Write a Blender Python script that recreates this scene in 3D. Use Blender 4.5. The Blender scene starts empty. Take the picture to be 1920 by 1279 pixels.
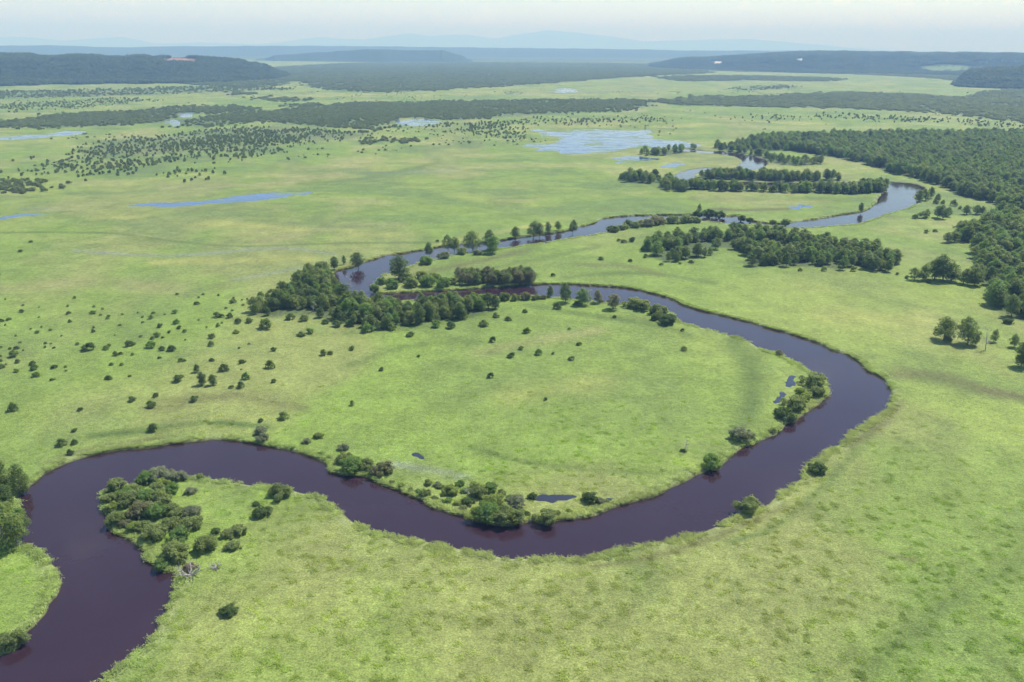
import bpy, math, random
import numpy as np
from mathutils import Matrix, Vector, Euler

# ------------------------------------------------------------------ camera
SC = bpy.context.scene
COL = SC.collection
H = 110.0                      # height of the camera above the marsh, metres
F = 1600.0                     # focal length in pixels of the 1920 px wide photograph
CX, CY = 960.0, 639.5
PITCH = math.atan((CY - 86.0) / F)
ROLL = math.radians(0.36)
cp, sp = math.cos(PITCH), math.sin(PITCH)
FW = np.array([0, cp, -sp]); R0 = np.array([1.0, 0, 0]); U0 = np.array([0, sp, cp])
RC = math.cos(ROLL) * R0 + math.sin(ROLL) * U0
UC = -math.sin(ROLL) * R0 + math.cos(ROLL) * U0
cam_data = bpy.data.cameras.new('camera')
cam_data.sensor_width = 36.0
cam_data.lens = 36.0 * F / 1920.0
cam_data.clip_start = 1.0
cam_data.clip_end = 120000.0
cam = bpy.data.objects.new('camera', cam_data)
COL.objects.link(cam)
cam.matrix_world = Matrix(((RC[0], UC[0], -FW[0], 0), (RC[1], UC[1], -FW[1], 0), (RC[2], UC[2], -FW[2], H), (0, 0, 0, 1)))
SC.camera = cam

# ------------------------------------------------------------------ sky, sun, exposure
SUN_EL, SUN_AZ = math.radians(56), math.radians(48)      # azimuth from +Y (ahead) towards +X (right)
world = bpy.data.worlds.new('World')
SC.world = world
world.use_nodes = True
wn, wl = world.node_tree.nodes, world.node_tree.links
wn.clear()
w_out = wn.new('ShaderNodeOutputWorld')
w_bg = wn.new('ShaderNodeBackground'); w_bg.inputs['Strength'].default_value = 0.125
w_sky = wn.new('ShaderNodeTexSky'); w_sky.sky_type = 'NISHITA'; w_sky.sun_disc = False
w_sky.sun_elevation = SUN_EL; w_sky.sun_rotation = SUN_AZ
w_sky.air_density = 1.0; w_sky.dust_density = 0.05; w_sky.ozone_density = 2.5; w_sky.altitude = 0
# thin fair-weather cloud, spread evenly over the whole sky
w_tc = wn.new('ShaderNodeTexCoord')
w_map = wn.new('ShaderNodeMapping'); w_map.inputs['Scale'].default_value = (9, 9, 30); w_map.inputs['Location'].default_value = (1.3, 0.4, 0.2)
w_noise = wn.new('ShaderNodeTexNoise'); w_noise.inputs['Scale'].default_value = 1.6; w_noise.inputs['Detail'].default_value = 7; w_noise.inputs['Roughness'].default_value = 0.55
w_ramp = wn.new('ShaderNodeMapRange'); w_ramp.inputs['From Min'].default_value = 0.60; w_ramp.inputs['From Max'].default_value = 0.80; w_ramp.inputs['To Max'].default_value = 0.7
w_mix = wn.new('ShaderNodeMix'); w_mix.data_type = 'RGBA'; w_mix.inputs['B'].default_value = (11.0, 11.1, 11.3, 1)
wl.new(w_tc.outputs['Generated'], w_map.inputs['Vector']); wl.new(w_map.outputs['Vector'], w_noise.inputs['Vector'])
wl.new(w_noise.outputs['Fac'], w_ramp.inputs['Value']); wl.new(w_ramp.outputs['Result'], w_mix.inputs['Factor'])
wl.new(w_sky.outputs['Color'], w_mix.inputs['A']); wl.new(w_mix.outputs['Result'], w_bg.inputs['Color'])
wl.new(w_bg.outputs['Background'], w_out.inputs['Surface'])

sun_data = bpy.data.lights.new('sun', 'SUN')
sun_data.energy = 4.9; sun_data.angle = math.radians(0.53); sun_data.color = (1.0, 0.975, 0.94)
sun = bpy.data.objects.new('sun', sun_data); COL.objects.link(sun)
sdir = Vector((math.sin(SUN_AZ) * math.cos(SUN_EL), math.cos(SUN_AZ) * math.cos(SUN_EL), math.sin(SUN_EL)))
sun.rotation_euler = sdir.to_track_quat('Z', 'Y').to_euler(); sun.location = (0, 0, 900)

SC.view_settings.view_transform = 'Standard'
SC.view_settings.look = 'None'
SC.view_settings.exposure = 0.62
SC.view_settings.gamma = 1.0
SC.view_settings.use_curve_mapping = False
SC.cycles.use_denoising = True
SC.cycles.max_bounces = 4
SC.cycles.diffuse_bounces = 3
SC.cycles.glossy_bounces = 2
SC.cycles.transmission_bounces = 3
SC.cycles.transparent_max_bounces = 6
SC.cycles.volume_bounces = 0
SC.cycles.use_adaptive_sampling = True
SC.cycles.adaptive_threshold = 0.03

# ------------------------------------------------------------------ picture <-> ground
def ground(px, py, z=0.0):
    """world point(s) at height z seen at photograph pixel (px, py)"""
    px = np.asarray(px, float); py = np.asarray(py, float)
    a = ((px - CX) / F)[..., None] * RC - ((py - CY) / F)[..., None] * UC + FW
    t = (z - H) / a[..., 2]
    return a[..., :2] * t[..., None]

def pix(x, y, z=0.0):
    p = np.stack([x, y, np.zeros_like(x) + z - H], -1)
    d = p @ FW
    d = np.where(d < 1, 1, d)
    return CX + F * (p @ RC) / d, CY - F * (p @ UC) / d

def depth_at(x, y):
    return y * cp + H * sp

def smooth(pts, n=6, closed=False):
    """Catmull-Rom through traced points"""
    p = np.array(pts, float)
    if closed: q = np.vstack([p[-1:], p, p[:2]])
    else: q = np.vstack([2 * p[0] - p[1], p, 2 * p[-1] - p[-2]])
    t = np.linspace(0, 1, n, endpoint=False)[:, None]
    out = []
    for i in range(1, len(q) - 2):
        a, b, c, d = q[i - 1], q[i], q[i + 1], q[i + 2]
        out.append(0.5 * (2 * b + (c - a) * t + (2 * a - 5 * b + 4 * c - d) * t ** 2 + (3 * b - a - 3 * c + d) * t ** 3))
    out = np.vstack(out)
    if not closed: out = np.vstack([out, p[-1:]])
    return out

# ------------------------------------------------------------------ numpy noise
def _hash(i, j, s):
    h = (i.astype(np.int64) * 374761393 + j.astype(np.int64) * 668265263 + s * 1442695041) & 0x7fffffff
    h = ((h ^ (h >> 13)) * 1274126177) & 0x7fffffff
    h = ((h ^ (h >> 16)) * 2246822519) & 0x7fffffff
    return (h & 0xffffff) / float(0xffffff)

def vnoise(x, y, s=0):
    i, j = np.floor(x), np.floor(y)
    u, v = x - i, y - j
    u = u * u * (3 - 2 * u); v = v * v * (3 - 2 * v)
    a, b, c, d = _hash(i, j, s), _hash(i + 1, j, s), _hash(i, j + 1, s), _hash(i + 1, j + 1, s)
    return (a * (1 - u) + b * u) * (1 - v) + (c * (1 - u) + d * u) * v

def fbm(x, y, s=0, o=4):
    r, amp, tot = 0, 1.0, 0
    for k in range(o):
        r = r + amp * vnoise(x * 2 ** k + 17.3 * k, y * 2 ** k - 9.1 * k, s + k); tot += amp; amp *= 0.5
    return r / tot

def sstep(a, b, x):
    t = np.clip((x - a) / (b - a), 0, 1)
    return t * t * (3 - 2 * t)

def seg_dist(x, y, line):
    """distance of points to an open polyline"""
    best = np.full(x.shape, 1e18)
    for (ax, ay), (bx, by) in zip(line[:-1], line[1:]):
        dx, dy = bx - ax, by - ay
        L = dx * dx + dy * dy + 1e-12
        t = np.clip(((x - ax) * dx + (y - ay) * dy) / L, 0, 1)
        best = np.minimum(best, (x - ax - t * dx) ** 2 + (y - ay - t * dy) ** 2)
    return np.sqrt(best)

def inside(x, y, poly):
    w = np.zeros(x.shape, bool)
    for (ax, ay), (bx, by) in zip(poly, np.roll(poly, -1, 0)):
        c = (ay > y) != (by > y)
        with np.errstate(divide='ignore', invalid='ignore'):
            xi = (bx - ax) * (y - ay) / (by - ay) + ax
        w ^= c & (x < xi)
    return w

def signed(x, y, poly, reach=40.0):
    """signed distance to a polygon, negative inside; 'reach' beyond its box"""
    out = np.full(x.shape, reach)
    lo, hi = poly.min(0) - reach, poly.max(0) + reach
    m = (x > lo[0]) & (x < hi[0]) & (y > lo[1]) & (y < hi[1])
    if m.any():
        d = seg_dist(x[m], y[m], np.vstack([poly, poly[:1]]))
        d[inside(x[m], y[m], poly)] *= -1
        out[m] = d
    return out

# ------------------------------------------------------------------ traced layout (pixels of the photograph)
RIVER_A = [(-260, 1420), (-120, 1310), (0, 1228), (28, 1218), (47, 1190), (70, 1167), (87, 1134), (104, 1111), (108, 1069), (89, 1047), (66, 1036), (47, 1024), (40, 1008), (47, 980), (35, 942), (37, 928), (56, 914), (70, 898), (94, 881), (126, 867), (173, 854), (225, 842), (281, 837), (328, 831), (384, 827), (435, 825), (468, 830), (510, 837), (552, 845), (590, 856), (622, 872), (630, 885), (653, 892), (677, 893), (703, 898), (727, 910), (747, 920), (773, 930), (790, 935), (813, 948), (847, 960), (877, 968), (890, 978), (923, 984), (950, 986), (977, 981), (997, 977), (1025, 982), (1043, 977), (1073, 972), (1107, 965), (1127, 957), (1160, 948), (1200, 935), (1239, 922), (1278, 907), (1313, 891), (1329, 881), (1352, 872), (1364, 860), (1380, 848), (1407, 834), (1425, 825), (1450, 813), (1470, 799), (1489, 791), (1505, 778), (1528, 758), (1546, 744), (1549, 728), (1540, 712), (1522, 702), (1505, 692), (1485, 680), (1466, 668), (1434, 659), (1411, 645), (1388, 635), (1356, 627), (1317, 616), (1279, 606), (1262, 592), (1240, 582), (1210, 576), (1167, 572), (1110, 568), (1060, 562), (1000, 557), (930, 560), (850, 562), (770, 567), (700, 568), (655, 553), (628, 533), (622, 517), (635, 507), (657, 501), (688, 490), (723, 480), (757, 475), (793, 469), (840, 460), (880, 457), (937, 451), (960, 447), (1007, 441), (1057, 434), (1080, 428), (1106, 421), (1137, 410), (1167, 406), (1207, 404), (1250, 403), (1299, 403), (1340, 405), (1364, 406), (1382, 404), (1399, 411), (1440, 419), (1482, 418), (1539, 410), (1583, 402), (1614, 397), (1631, 391), (1644, 378), (1653, 365), (1664, 354), (1640, 351), (1600, 351), (1550, 353), (1480, 354), (1400, 352), (1330, 350), (1275, 347), (1257, 338), (1265, 328), (1290, 319), (1320, 315), (1360, 317), (1380, 314), (1391, 305), (1386, 298), (1370, 293), (1340, 289), (1310, 287), (1270, 283)]
RIVER_B = [(-30, 1450), (120, 1330), (192, 1279), (225, 1253), (255, 1230), (281, 1202), (297, 1167), (309, 1136), (323, 1111), (332, 1092), (323, 1077), (298, 1072), (284, 1050), (274, 1028), (248, 1010), (220, 998), (199, 988), (194, 965), (189, 947), (195, 928), (220, 918), (255, 912), (290, 904), (320, 899), (339, 897), (374, 898), (412, 904), (449, 908), (492, 916), (543, 922), (571, 927), (600, 937), (627, 951), (642, 962), (657, 977), (685, 992), (703, 1002), (733, 1008), (777, 1020), (843, 1032), (893, 1040), (943, 1047), (1010, 1048), (1077, 1050), (1107, 1047), (1143, 1040), (1200, 1030), (1247, 1018), (1298, 1005), (1345, 987), (1380, 971), (1419, 956), (1442, 942), (1474, 921), (1497, 899), (1512, 880), (1532, 866), (1564, 844), (1587, 825), (1598, 813), (1630, 799), (1650, 782), (1665, 766), (1669, 749), (1665, 721), (1653, 704), (1630, 696), (1614, 678), (1595, 668), (1560, 657), (1532, 643), (1481, 625), (1435, 614), (1392, 600), (1340, 588), (1303, 578), (1275, 568), (1253, 558), (1220, 549), (1197, 543), (1162, 538), (1128, 536), (1087, 534), (1020, 533), (960, 537), (900, 541), (850, 544), (800, 547), (750, 549), (716, 551), (700, 541), (710, 523), (730, 512), (767, 503), (783, 495), (810, 489), (857, 477), (897, 474), (933, 469), (973, 464), (1023, 457), (1080, 447), (1124, 440), (1154, 431), (1185, 421), (1207, 414), (1250, 411), (1299, 413), (1342, 418), (1382, 423), (1430, 424), (1482, 429), (1517, 429), (1552, 426), (1601, 423), (1627, 417), (1657, 406), (1684, 397), (1706, 391), (1718, 381), (1714, 366), (1730, 362), (1736, 354), (1719, 346), (1692, 342), (1666, 341), (1640, 340), (1600, 341), (1550, 343), (1480, 343), (1400, 341), (1340, 339), (1312, 335), (1302, 329), (1312, 324), (1340, 323), (1380, 321), (1420, 318), (1437, 310), (1438, 302), (1420, 295), (1400, 291), (1375, 287), (1340, 284), (1310, 282), (1270, 278)]
river_px = np.vstack([smooth(RIVER_A, 3), smooth(RIVER_B, 3)[::-1]])
RIVER = ground(river_px[:, 0], river_px[:, 1], -0.6)

# name, water level, jitter in metres, outlines
POOLS = [
    ('stream', .9, [[(236, 386), (290, 380), (333, 380), (393, 375), (433, 369), (483, 363), (533, 360), (592, 361), (533, 370), (467, 378), (400, 382), (333, 388), (283, 387)]]),
    ('stream', 1.2, [[(-40, 412), (0, 407), (33, 402), (85, 400), (86, 403), (34, 407), (0, 413), (-40, 420)]]),
    ('marsh_pond', 9.0, [[(992, 248), (1010, 244), (1060, 247), (1125, 238), (1150, 246), (1230, 244), (1215, 252), (1240, 262), (1290, 269), (1262, 278), (1230, 282), (1205, 277), (1160, 281), (1085, 286), (1025, 283), (995, 272), (1050, 264), (1030, 256)]]),
    ('marsh_pond', 6.0, [[(1170, 297), (1222, 294), (1230, 300), (1180, 305)], [(1248, 308), (1275, 306), (1280, 314), (1250, 317)]]),
    ('marsh_pond', 6.0, [[(-60, 259), (60, 253), (125, 247), (158, 249), (110, 256), (0, 262), (-60, 264)]]),
    ('marsh_pond', 4.0, [[(312, 228), (330, 222), (338, 228), (328, 236)], [(340, 214), (358, 211), (362, 217), (345, 222)]]),
    ('marsh_pond', 8.0, [[(752, 229), (790, 223), (830, 228), (800, 235), (765, 235)]]),
    ('marsh_pond', 8.0, [[(1035, 171), (1060, 166), (1085, 170), (1060, 175)]]),
    ('marsh_pond', 2.0, [[(1480, 388), (1500, 384), (1520, 388), (1500, 393)]]),
    ('marsh_pond', 1.0, [[(776, 856), (788, 850), (805, 858), (796, 865), (780, 863)]]),
    ('marsh_pond', 1.0, [[(1008, 934), (1030, 926), (1088, 927), (1095, 933), (1060, 938), (1020, 938)], [(1130, 936), (1165, 930), (1170, 934), (1140, 940)]]),
    ('marsh_pond', 0.5, [[(1476, 712), (1486, 700), (1491, 720), (1482, 728), (1474, 724)], [(1450, 750), (1464, 735), (1478, 735), (1470, 748), (1456, 756)]]),
]
POOL_POLYS = []
for name, jit, polys in POOLS:
    for p in polys:
        q = smooth(p, 4, True)
        POOL_POLYS.append((name, jit, ground(q[:, 0], q[:, 1], -0.25), float(np.mean(q[:, 1]))))

# woods and groves: outline of the tree feet, cover 0..1
WOODS_FAR = [
    (0.95, [(-300, 226), (0, 225), (100, 213), (250, 209), (330, 216), (320, 229), (230, 235), (100, 239), (-300, 244)]),
    (0.9, [(280, 206), (350, 199), (470, 201), (475, 208), (400, 212), (300, 211)]),
    (0.92, [(350, 228), (400, 217), (500, 210), (600, 200), (640, 194), (760, 191), (960, 189), (1150, 186), (1230, 192), (1180, 206), (1050, 212), (960, 216), (850, 226), (760, 222), (740, 236), (700, 246), (620, 241), (560, 236), (500, 229), (420, 233), (370, 239)]),
    (0.8, [(160, 292), (200, 267), (330, 252), (450, 241), (620, 241), (690, 252), (640, 262), (530, 272), (500, 286), (380, 286), (250, 292)]),
    (0.5, [(10, 306), (100, 300), (300, 294), (480, 286), (500, 293), (340, 312), (320, 332), (100, 328), (20, 318)]),
    (0.9, [(-60, 346), (48, 343), (52, 351), (-60, 355)]),
    (0.95, [(1240, 191), (1310, 181), (1450, 179), (1560, 173), (1750, 178), (1930, 188), (2300, 195), (2300, 232), (1930, 228), (1750, 212), (1500, 202), (1300, 199)]),
    (0.9, [(1820, 182), (1920, 166), (2300, 175), (2300, 196), (1900, 192)]),
    (0.97, [(480, 164), (560, 152), (600, 167), (740, 173), (960, 161), (1090, 151), (1230, 142), (1330, 136), (1250, 121), (960, 117), (700, 117), (500, 128), (300, 152)]),
    (0.75, [(-300, 174), (0, 171), (250, 165), (450, 161), (560, 168), (440, 171), (200, 181), (-300, 190)]),
    (0.35, [(-300, 200), (0, 195), (200, 185), (300, 188), (150, 203), (0, 210), (-300, 215)]),
    (0.9, [(-400, 166), (0, 158), (240, 156), (480, 150), (480, 140), (-400, 140)]),
    (0.93, [(1230, 146), (1330, 141), (1560, 146), (1560, 153), (1400, 151), (1300, 153)]),
    (0.95, [(1330, 132), (1560, 138), (1760, 148), (1930, 164), (2300, 172), (2300, 140), (1930, 132), (1700, 118), (1400, 116)]),
    (0.7, [(1370, 166), (1470, 160), (1490, 166), (1400, 170)]),
    (0.95, [(680, 264), (770, 260), (772, 264), (690, 267)]),
    (0.5, [(830, 233), (900, 230), (985, 244), (985, 262), (930, 256), (870, 248)]),
    (0.9, [(425, 173), (455, 173), (456, 178), (430, 178)]),
    (0.9, [(492, 182), (555, 185), (558, 190), (500, 188)]),
    (0.9, [(562, 197), (610, 196), (608, 205), (565, 205)]),
    (0.4, [(770, 232), (1180, 220), (1240, 226), (1000, 236), (800, 240)]),
    (0.25, [(1380, 222), (1600, 214), (1930, 232), (1930, 240), (1600, 226)]),
]
WOODS_NEAR = [      # stocked tree by tree
    ('left_grove', 0.95, 3.8, [(468, 588), (500, 566), (545, 545), (562, 525), (590, 510), (614, 520), (640, 552), (690, 572), (760, 574), (840, 568), (900, 574), (930, 580), (880, 596), (820, 604), (740, 614), (690, 618), (640, 606), (600, 596), (560, 592), (510, 598)]),
    ('middle_grove', 0.93, 4.3, [(1205, 464), (1250, 452), (1300, 443), (1370, 442), (1420, 440), (1500, 446), (1560, 459), (1620, 471), (1660, 483), (1684, 496), (1660, 514), (1620, 504), (1580, 507), (1520, 501), (1460, 500), (1400, 497), (1398, 477), (1370, 467), (1342, 467), (1330, 480), (1290, 487), (1245, 492), (1225, 480)]),
    ('right_forest', .95, 5.8, [(1400, 270), (1440, 262), (1500, 262), (1560, 258), (1700, 256), (1930, 254), (2250, 256), (2250, 690), (1990, 650), (1925, 608), (1890, 598), (1862, 570), (1852, 536), (1822, 528), (1835, 505), (1852, 494), (1818, 482), (1838, 462), (1800, 452), (1800, 440), (1846, 432), (1866, 402), (1862, 380), (1800, 368), (1758, 347), (1700, 333), (1650, 318), (1600, 302), (1540, 292), (1470, 280)]),
    ('bend_trees', 0.95, 4.6, [(1300, 353), (1330, 358), (1480, 362), (1600, 364), (1672, 360), (1672, 354), (1600, 355), (1480, 358), (1400, 356), (1330, 353)]),
    ('bend_trees', 0.9, 6.0, [(1162, 338), (1180, 330), (1232, 332), (1236, 342), (1200, 344)]),
    ('bend_trees', 0.95, 4.6, [(1238, 352), (1252, 340), (1272, 351), (1300, 353), (1290, 360), (1258, 359)]),
    ('bend_trees', 0.95, 4.8, [(1300, 336), (1330, 329), (1400, 330), (1480, 334), (1600, 338), (1480, 341), (1400, 338), (1330, 337)]),
    ('bend_trees', 0.7, 7.0, [(1204, 288), (1240, 284), (1290, 278), (1320, 281), (1300, 286), (1240, 292), (1210, 293)]),
    ('bend_trees', 0.7, 6.5, [(1345, 283), (1400, 285), (1440, 294), (1500, 303), (1550, 306), (1500, 311), (1445, 306), (1400, 289)]),
    ('bend_trees', 0.8, 7.0, [(1330, 278), (1400, 270), (1450, 266), (1500, 268), (1540, 280), (1450, 283), (1380, 282)]),
    ('bend_trees', 0.95, 6.0, [(1618, 352), (1640, 346), (1668, 350), (1660, 359), (1630, 360)]),
]

# meadow colours: kind, half-width in pixels, strength, line
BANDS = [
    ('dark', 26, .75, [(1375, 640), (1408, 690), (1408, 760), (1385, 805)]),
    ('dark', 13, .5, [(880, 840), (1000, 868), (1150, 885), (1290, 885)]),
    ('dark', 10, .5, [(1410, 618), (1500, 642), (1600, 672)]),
    ('brown', 20, .8, [(1690, 700), (1760, 705), (1840, 730), (1930, 748)]),
    ('brown', 12, .75, [(1690, 755), (1660, 790), (1600, 832)]),
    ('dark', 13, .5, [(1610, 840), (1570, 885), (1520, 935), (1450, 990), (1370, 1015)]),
    ('brown', 11, .6, [(1470, 950), (1420, 975), (1300, 1022), (1200, 1050), (1110, 1062)]),
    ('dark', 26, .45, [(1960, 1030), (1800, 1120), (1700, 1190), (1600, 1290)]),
    ('brown', 10, .5, [(1640, 1032), (1710, 1050)]),
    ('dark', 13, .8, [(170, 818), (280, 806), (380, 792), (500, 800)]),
    ('brown', 22, .5, [(290, 765), (430, 742), (560, 765)]),
    ('brown', 10, .6, [(90, 868), (170, 842), (300, 822)]),
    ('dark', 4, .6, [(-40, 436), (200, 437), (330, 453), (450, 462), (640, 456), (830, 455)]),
    ('brown', 9, .7, [(760, 520), (850, 500), (990, 470)]),
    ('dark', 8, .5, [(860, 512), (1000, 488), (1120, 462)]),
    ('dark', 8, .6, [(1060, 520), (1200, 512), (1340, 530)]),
    ('brown', 8, .5, [(1080, 495), (1180, 500), (1240, 515)]),
    ('brown', 6, .8, [(1335, 392), (1400, 394), (1480, 391)]),
    ('dark', 12, .6, [(990, 572), (1100, 590), (1240, 612), (1290, 630)]),  # shadow tone below the bank trees, painted into the meadow colour
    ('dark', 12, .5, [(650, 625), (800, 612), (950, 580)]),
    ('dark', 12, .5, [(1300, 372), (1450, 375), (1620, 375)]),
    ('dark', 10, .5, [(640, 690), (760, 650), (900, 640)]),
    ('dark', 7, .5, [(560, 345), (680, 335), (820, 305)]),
    ('yellow', 14, .8, [(290, 492), (420, 488), (590, 485)]),
    ('yellow', 13, .7, [(180, 405), (420, 420), (720, 440)]),
    ('yellow', 8, .7, [(820, 458), (960, 430), (1040, 418)]),
    ('yellow', 8, .7, [(1230, 240), (1400, 228), (1560, 234)]),
    ('yellow', 36, .4, [(960, 745), (1130, 715)]),
    ('yellow', 34, .45, [(1560, 590), (1720, 600)]),
    ('yellow', 10, .6, [(780, 180), (960, 172), (1080, 180)]),
    ('yellow', 8, .6, [(480, 182), (700, 178)]),
    ('tan', 26, .5, [(-40, 545), (150, 530), (330, 540)]),
    ('tan', 10, .5, [(480, 455), (640, 425), (760, 420)]),
    ('tan', 9, .5, [(300, 352), (500, 345), (640, 325)]),
    ('tan', 20, .5, [(900, 660), (1000, 640), (1120, 620)]),
    ('wet', 5, .7, [(140, 470), (320, 480), (520, 465), (625, 476)]),
    ('wet', 7, .5, [(440, 525), (560, 503)]),
    ('wet', 5, .5, [(680, 325), (780, 322), (860, 318)]),
    ('wet', 14, .55, [(740, 872), (800, 880), (870, 895)]),
    ('wet', 5, .5, [(40, 392), (100, 392)]),
    ('wet', 4, .5, [(950, 178), (1120, 172), (1250, 165)]),
]
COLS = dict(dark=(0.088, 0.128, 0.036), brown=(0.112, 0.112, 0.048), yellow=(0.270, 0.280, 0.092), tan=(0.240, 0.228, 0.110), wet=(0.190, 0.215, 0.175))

def meadow_colour(x, y):
    """colour of the sedge and reed cover on the marsh, plus a painted shade band"""
    n1 = fbm(x / 190, y / 260, 3, 4); n2 = fbm(x / 42, y / 55, 11, 4); n3 = fbm(x / 11, y / 9, 23, 3); n4 = fbm(x / 70, y / 160, 37, 4)
    c = np.zeros(x.shape + (3,)) + np.array((0.168, 0.236, 0.054))
    def blend(col, f):
        nonlocal c
        f = np.clip(f, 0, 1)[..., None]; c = c * (1 - f) + np.array(col) * f
    blend((0.228, 0.268, 0.074), sstep(.44, .66, n1) * .75)
    blend((0.142, 0.196, 0.054), sstep(.52, .34, n2) * .5)
    blend((0.230, 0.228, 0.098), sstep(.54, .70, n4) * .55)
    blend((0.132, 0.182, 0.056), sstep(.56, .76, fbm(x / 26, y / 34, 51, 4)) * .5)
    u, v = pix(x, y)
    wob = (fbm(x / 14, y / 30, 77, 3) - .5) * 2
    front = y > 60
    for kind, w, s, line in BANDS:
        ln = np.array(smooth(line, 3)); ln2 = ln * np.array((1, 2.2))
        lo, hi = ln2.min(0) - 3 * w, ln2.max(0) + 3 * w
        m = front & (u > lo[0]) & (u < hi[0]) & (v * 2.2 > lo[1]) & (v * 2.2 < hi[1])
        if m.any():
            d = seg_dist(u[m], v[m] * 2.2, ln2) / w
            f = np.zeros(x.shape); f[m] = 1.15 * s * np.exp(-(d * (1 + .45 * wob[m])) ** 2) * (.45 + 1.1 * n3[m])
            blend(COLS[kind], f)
    dist = np.hypot(x, y)
    st = fbm(x / 55, y / 40, 141, 5)
    blend((0.110, 0.165, 0.058), sstep(.54, .70, st) * .6 * sstep(350, 700, dist))
    blend((0.275, 0.275, 0.115), sstep(.46, .30, st) * .6 * sstep(350, 700, dist))
    c *= (0.84 + 0.32 * n3)[..., None] * (1 - .08 * sstep(300, 600, dist))[..., None]
    return np.clip(c * np.array((.95, .95, .82)), 0.01, 1)

FAR_POLYS = []
for cover, p in WOODS_FAR:
    q = smooth(p, 3, True); q[:, 1] = np.maximum(q[:, 1], 112)
    FAR_POLYS.append((cover, ground(q[:, 0], q[:, 1])))
NEAR_POLYS = []
for nm, cover, sp_, p in WOODS_NEAR:
    q = smooth(p, 3, True)
    NEAR_POLYS.append((nm, cover, sp_, ground(q[:, 0], q[:, 1])))

# ------------------------------------------------------------------ helpers for objects
def tag(o, label, cat=None, group=None, kind=None):
    o['label'] = label
    if cat: o['category'] = cat
    if group: o['group'] = group
    if kind: o['kind'] = kind
    return o

def mesh_np(name, V, Q, mat=None, smooth_shade=False):
    """mesh from vertex and polygon arrays (all polygons with the same number of corners)"""
    V = np.asarray(V, np.float32); Q = np.asarray(Q, np.int32)
    me = bpy.data.meshes.new(name)
    me.vertices.add(len(V)); me.vertices.foreach_set('co', V.ravel())
    k = Q.shape[1]
    me.loops.add(Q.size); me.loops.foreach_set('vertex_index', Q.ravel())
    me.polygons.add(len(Q)); me.polygons.foreach_set('loop_start', np.arange(0, Q.size, k, dtype=np.int32))
    me.polygons.foreach_set('loop_total', np.full(len(Q), k, np.int32))
    me.polygons.foreach_set('use_smooth', np.full(len(Q), smooth_shade, bool))
    me.update(calc_edges=True)
    if mat: me.materials.append(mat)
    return me

def colour_attr(me, name, c):
    a = me.attributes.new(name, 'FLOAT_COLOR', 'POINT')
    a.data.foreach_set('color', np.hstack([c, np.ones((len(c), 1))]).astype(np.float32).ravel())

def float_attr(me, name, c):
    a = me.attributes.new(name, 'FLOAT', 'POINT'); a.data.foreach_set('value', np.asarray(c, np.float32))

def link(name, data, parent=None):
    o = bpy.data.objects.new(name, data); COL.objects.link(o)
    if parent: o.parent = parent
    return o

def new_mat(name):
    m = bpy.data.materials.new(name); m.use_nodes = True
    m.node_tree.nodes.clear()
    return m, m.node_tree.nodes, m.node_tree.links

# ------------------------------------------------------------------ materials
def vegetation_mat(name, attr_type, rough_noise):
    """sedge cover: the attribute 'tone' carries the plants' colour; noise varies it finely"""
    m, n, l = new_mat(name)
    out = n.new('ShaderNodeOutputMaterial')
    at = n.new('ShaderNodeAttribute'); at.attribute_name = 'tone'; at.attribute_type = attr_type
    geo = n.new('ShaderNodeNewGeometry')
    nz = n.new('ShaderNodeTexNoise'); nz.inputs['Scale'].default_value = rough_noise; nz.inputs['Detail'].default_value = 5; nz.inputs['Roughness'].default_value = .65
    l.new(geo.outputs['Position'], nz.inputs['Vector'])
    mr = n.new('ShaderNodeMapRange'); mr.inputs['From Min'].default_value = .3; mr.inputs['From Max'].default_value = .7; mr.inputs['To Min'].default_value = .72; mr.inputs['To Max'].default_value = 1.25
    l.new(nz.outputs['Fac'], mr.inputs['Value'])
    mul = n.new('ShaderNodeVectorMath'); mul.operation = 'SCALE'
    l.new(at.outputs['Color'], mul.inputs[0]); l.new(mr.outputs['Result'], mul.inputs['Scale'])
    return m, n, l, out, mul.outputs['Vector'], geo, nz

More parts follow.
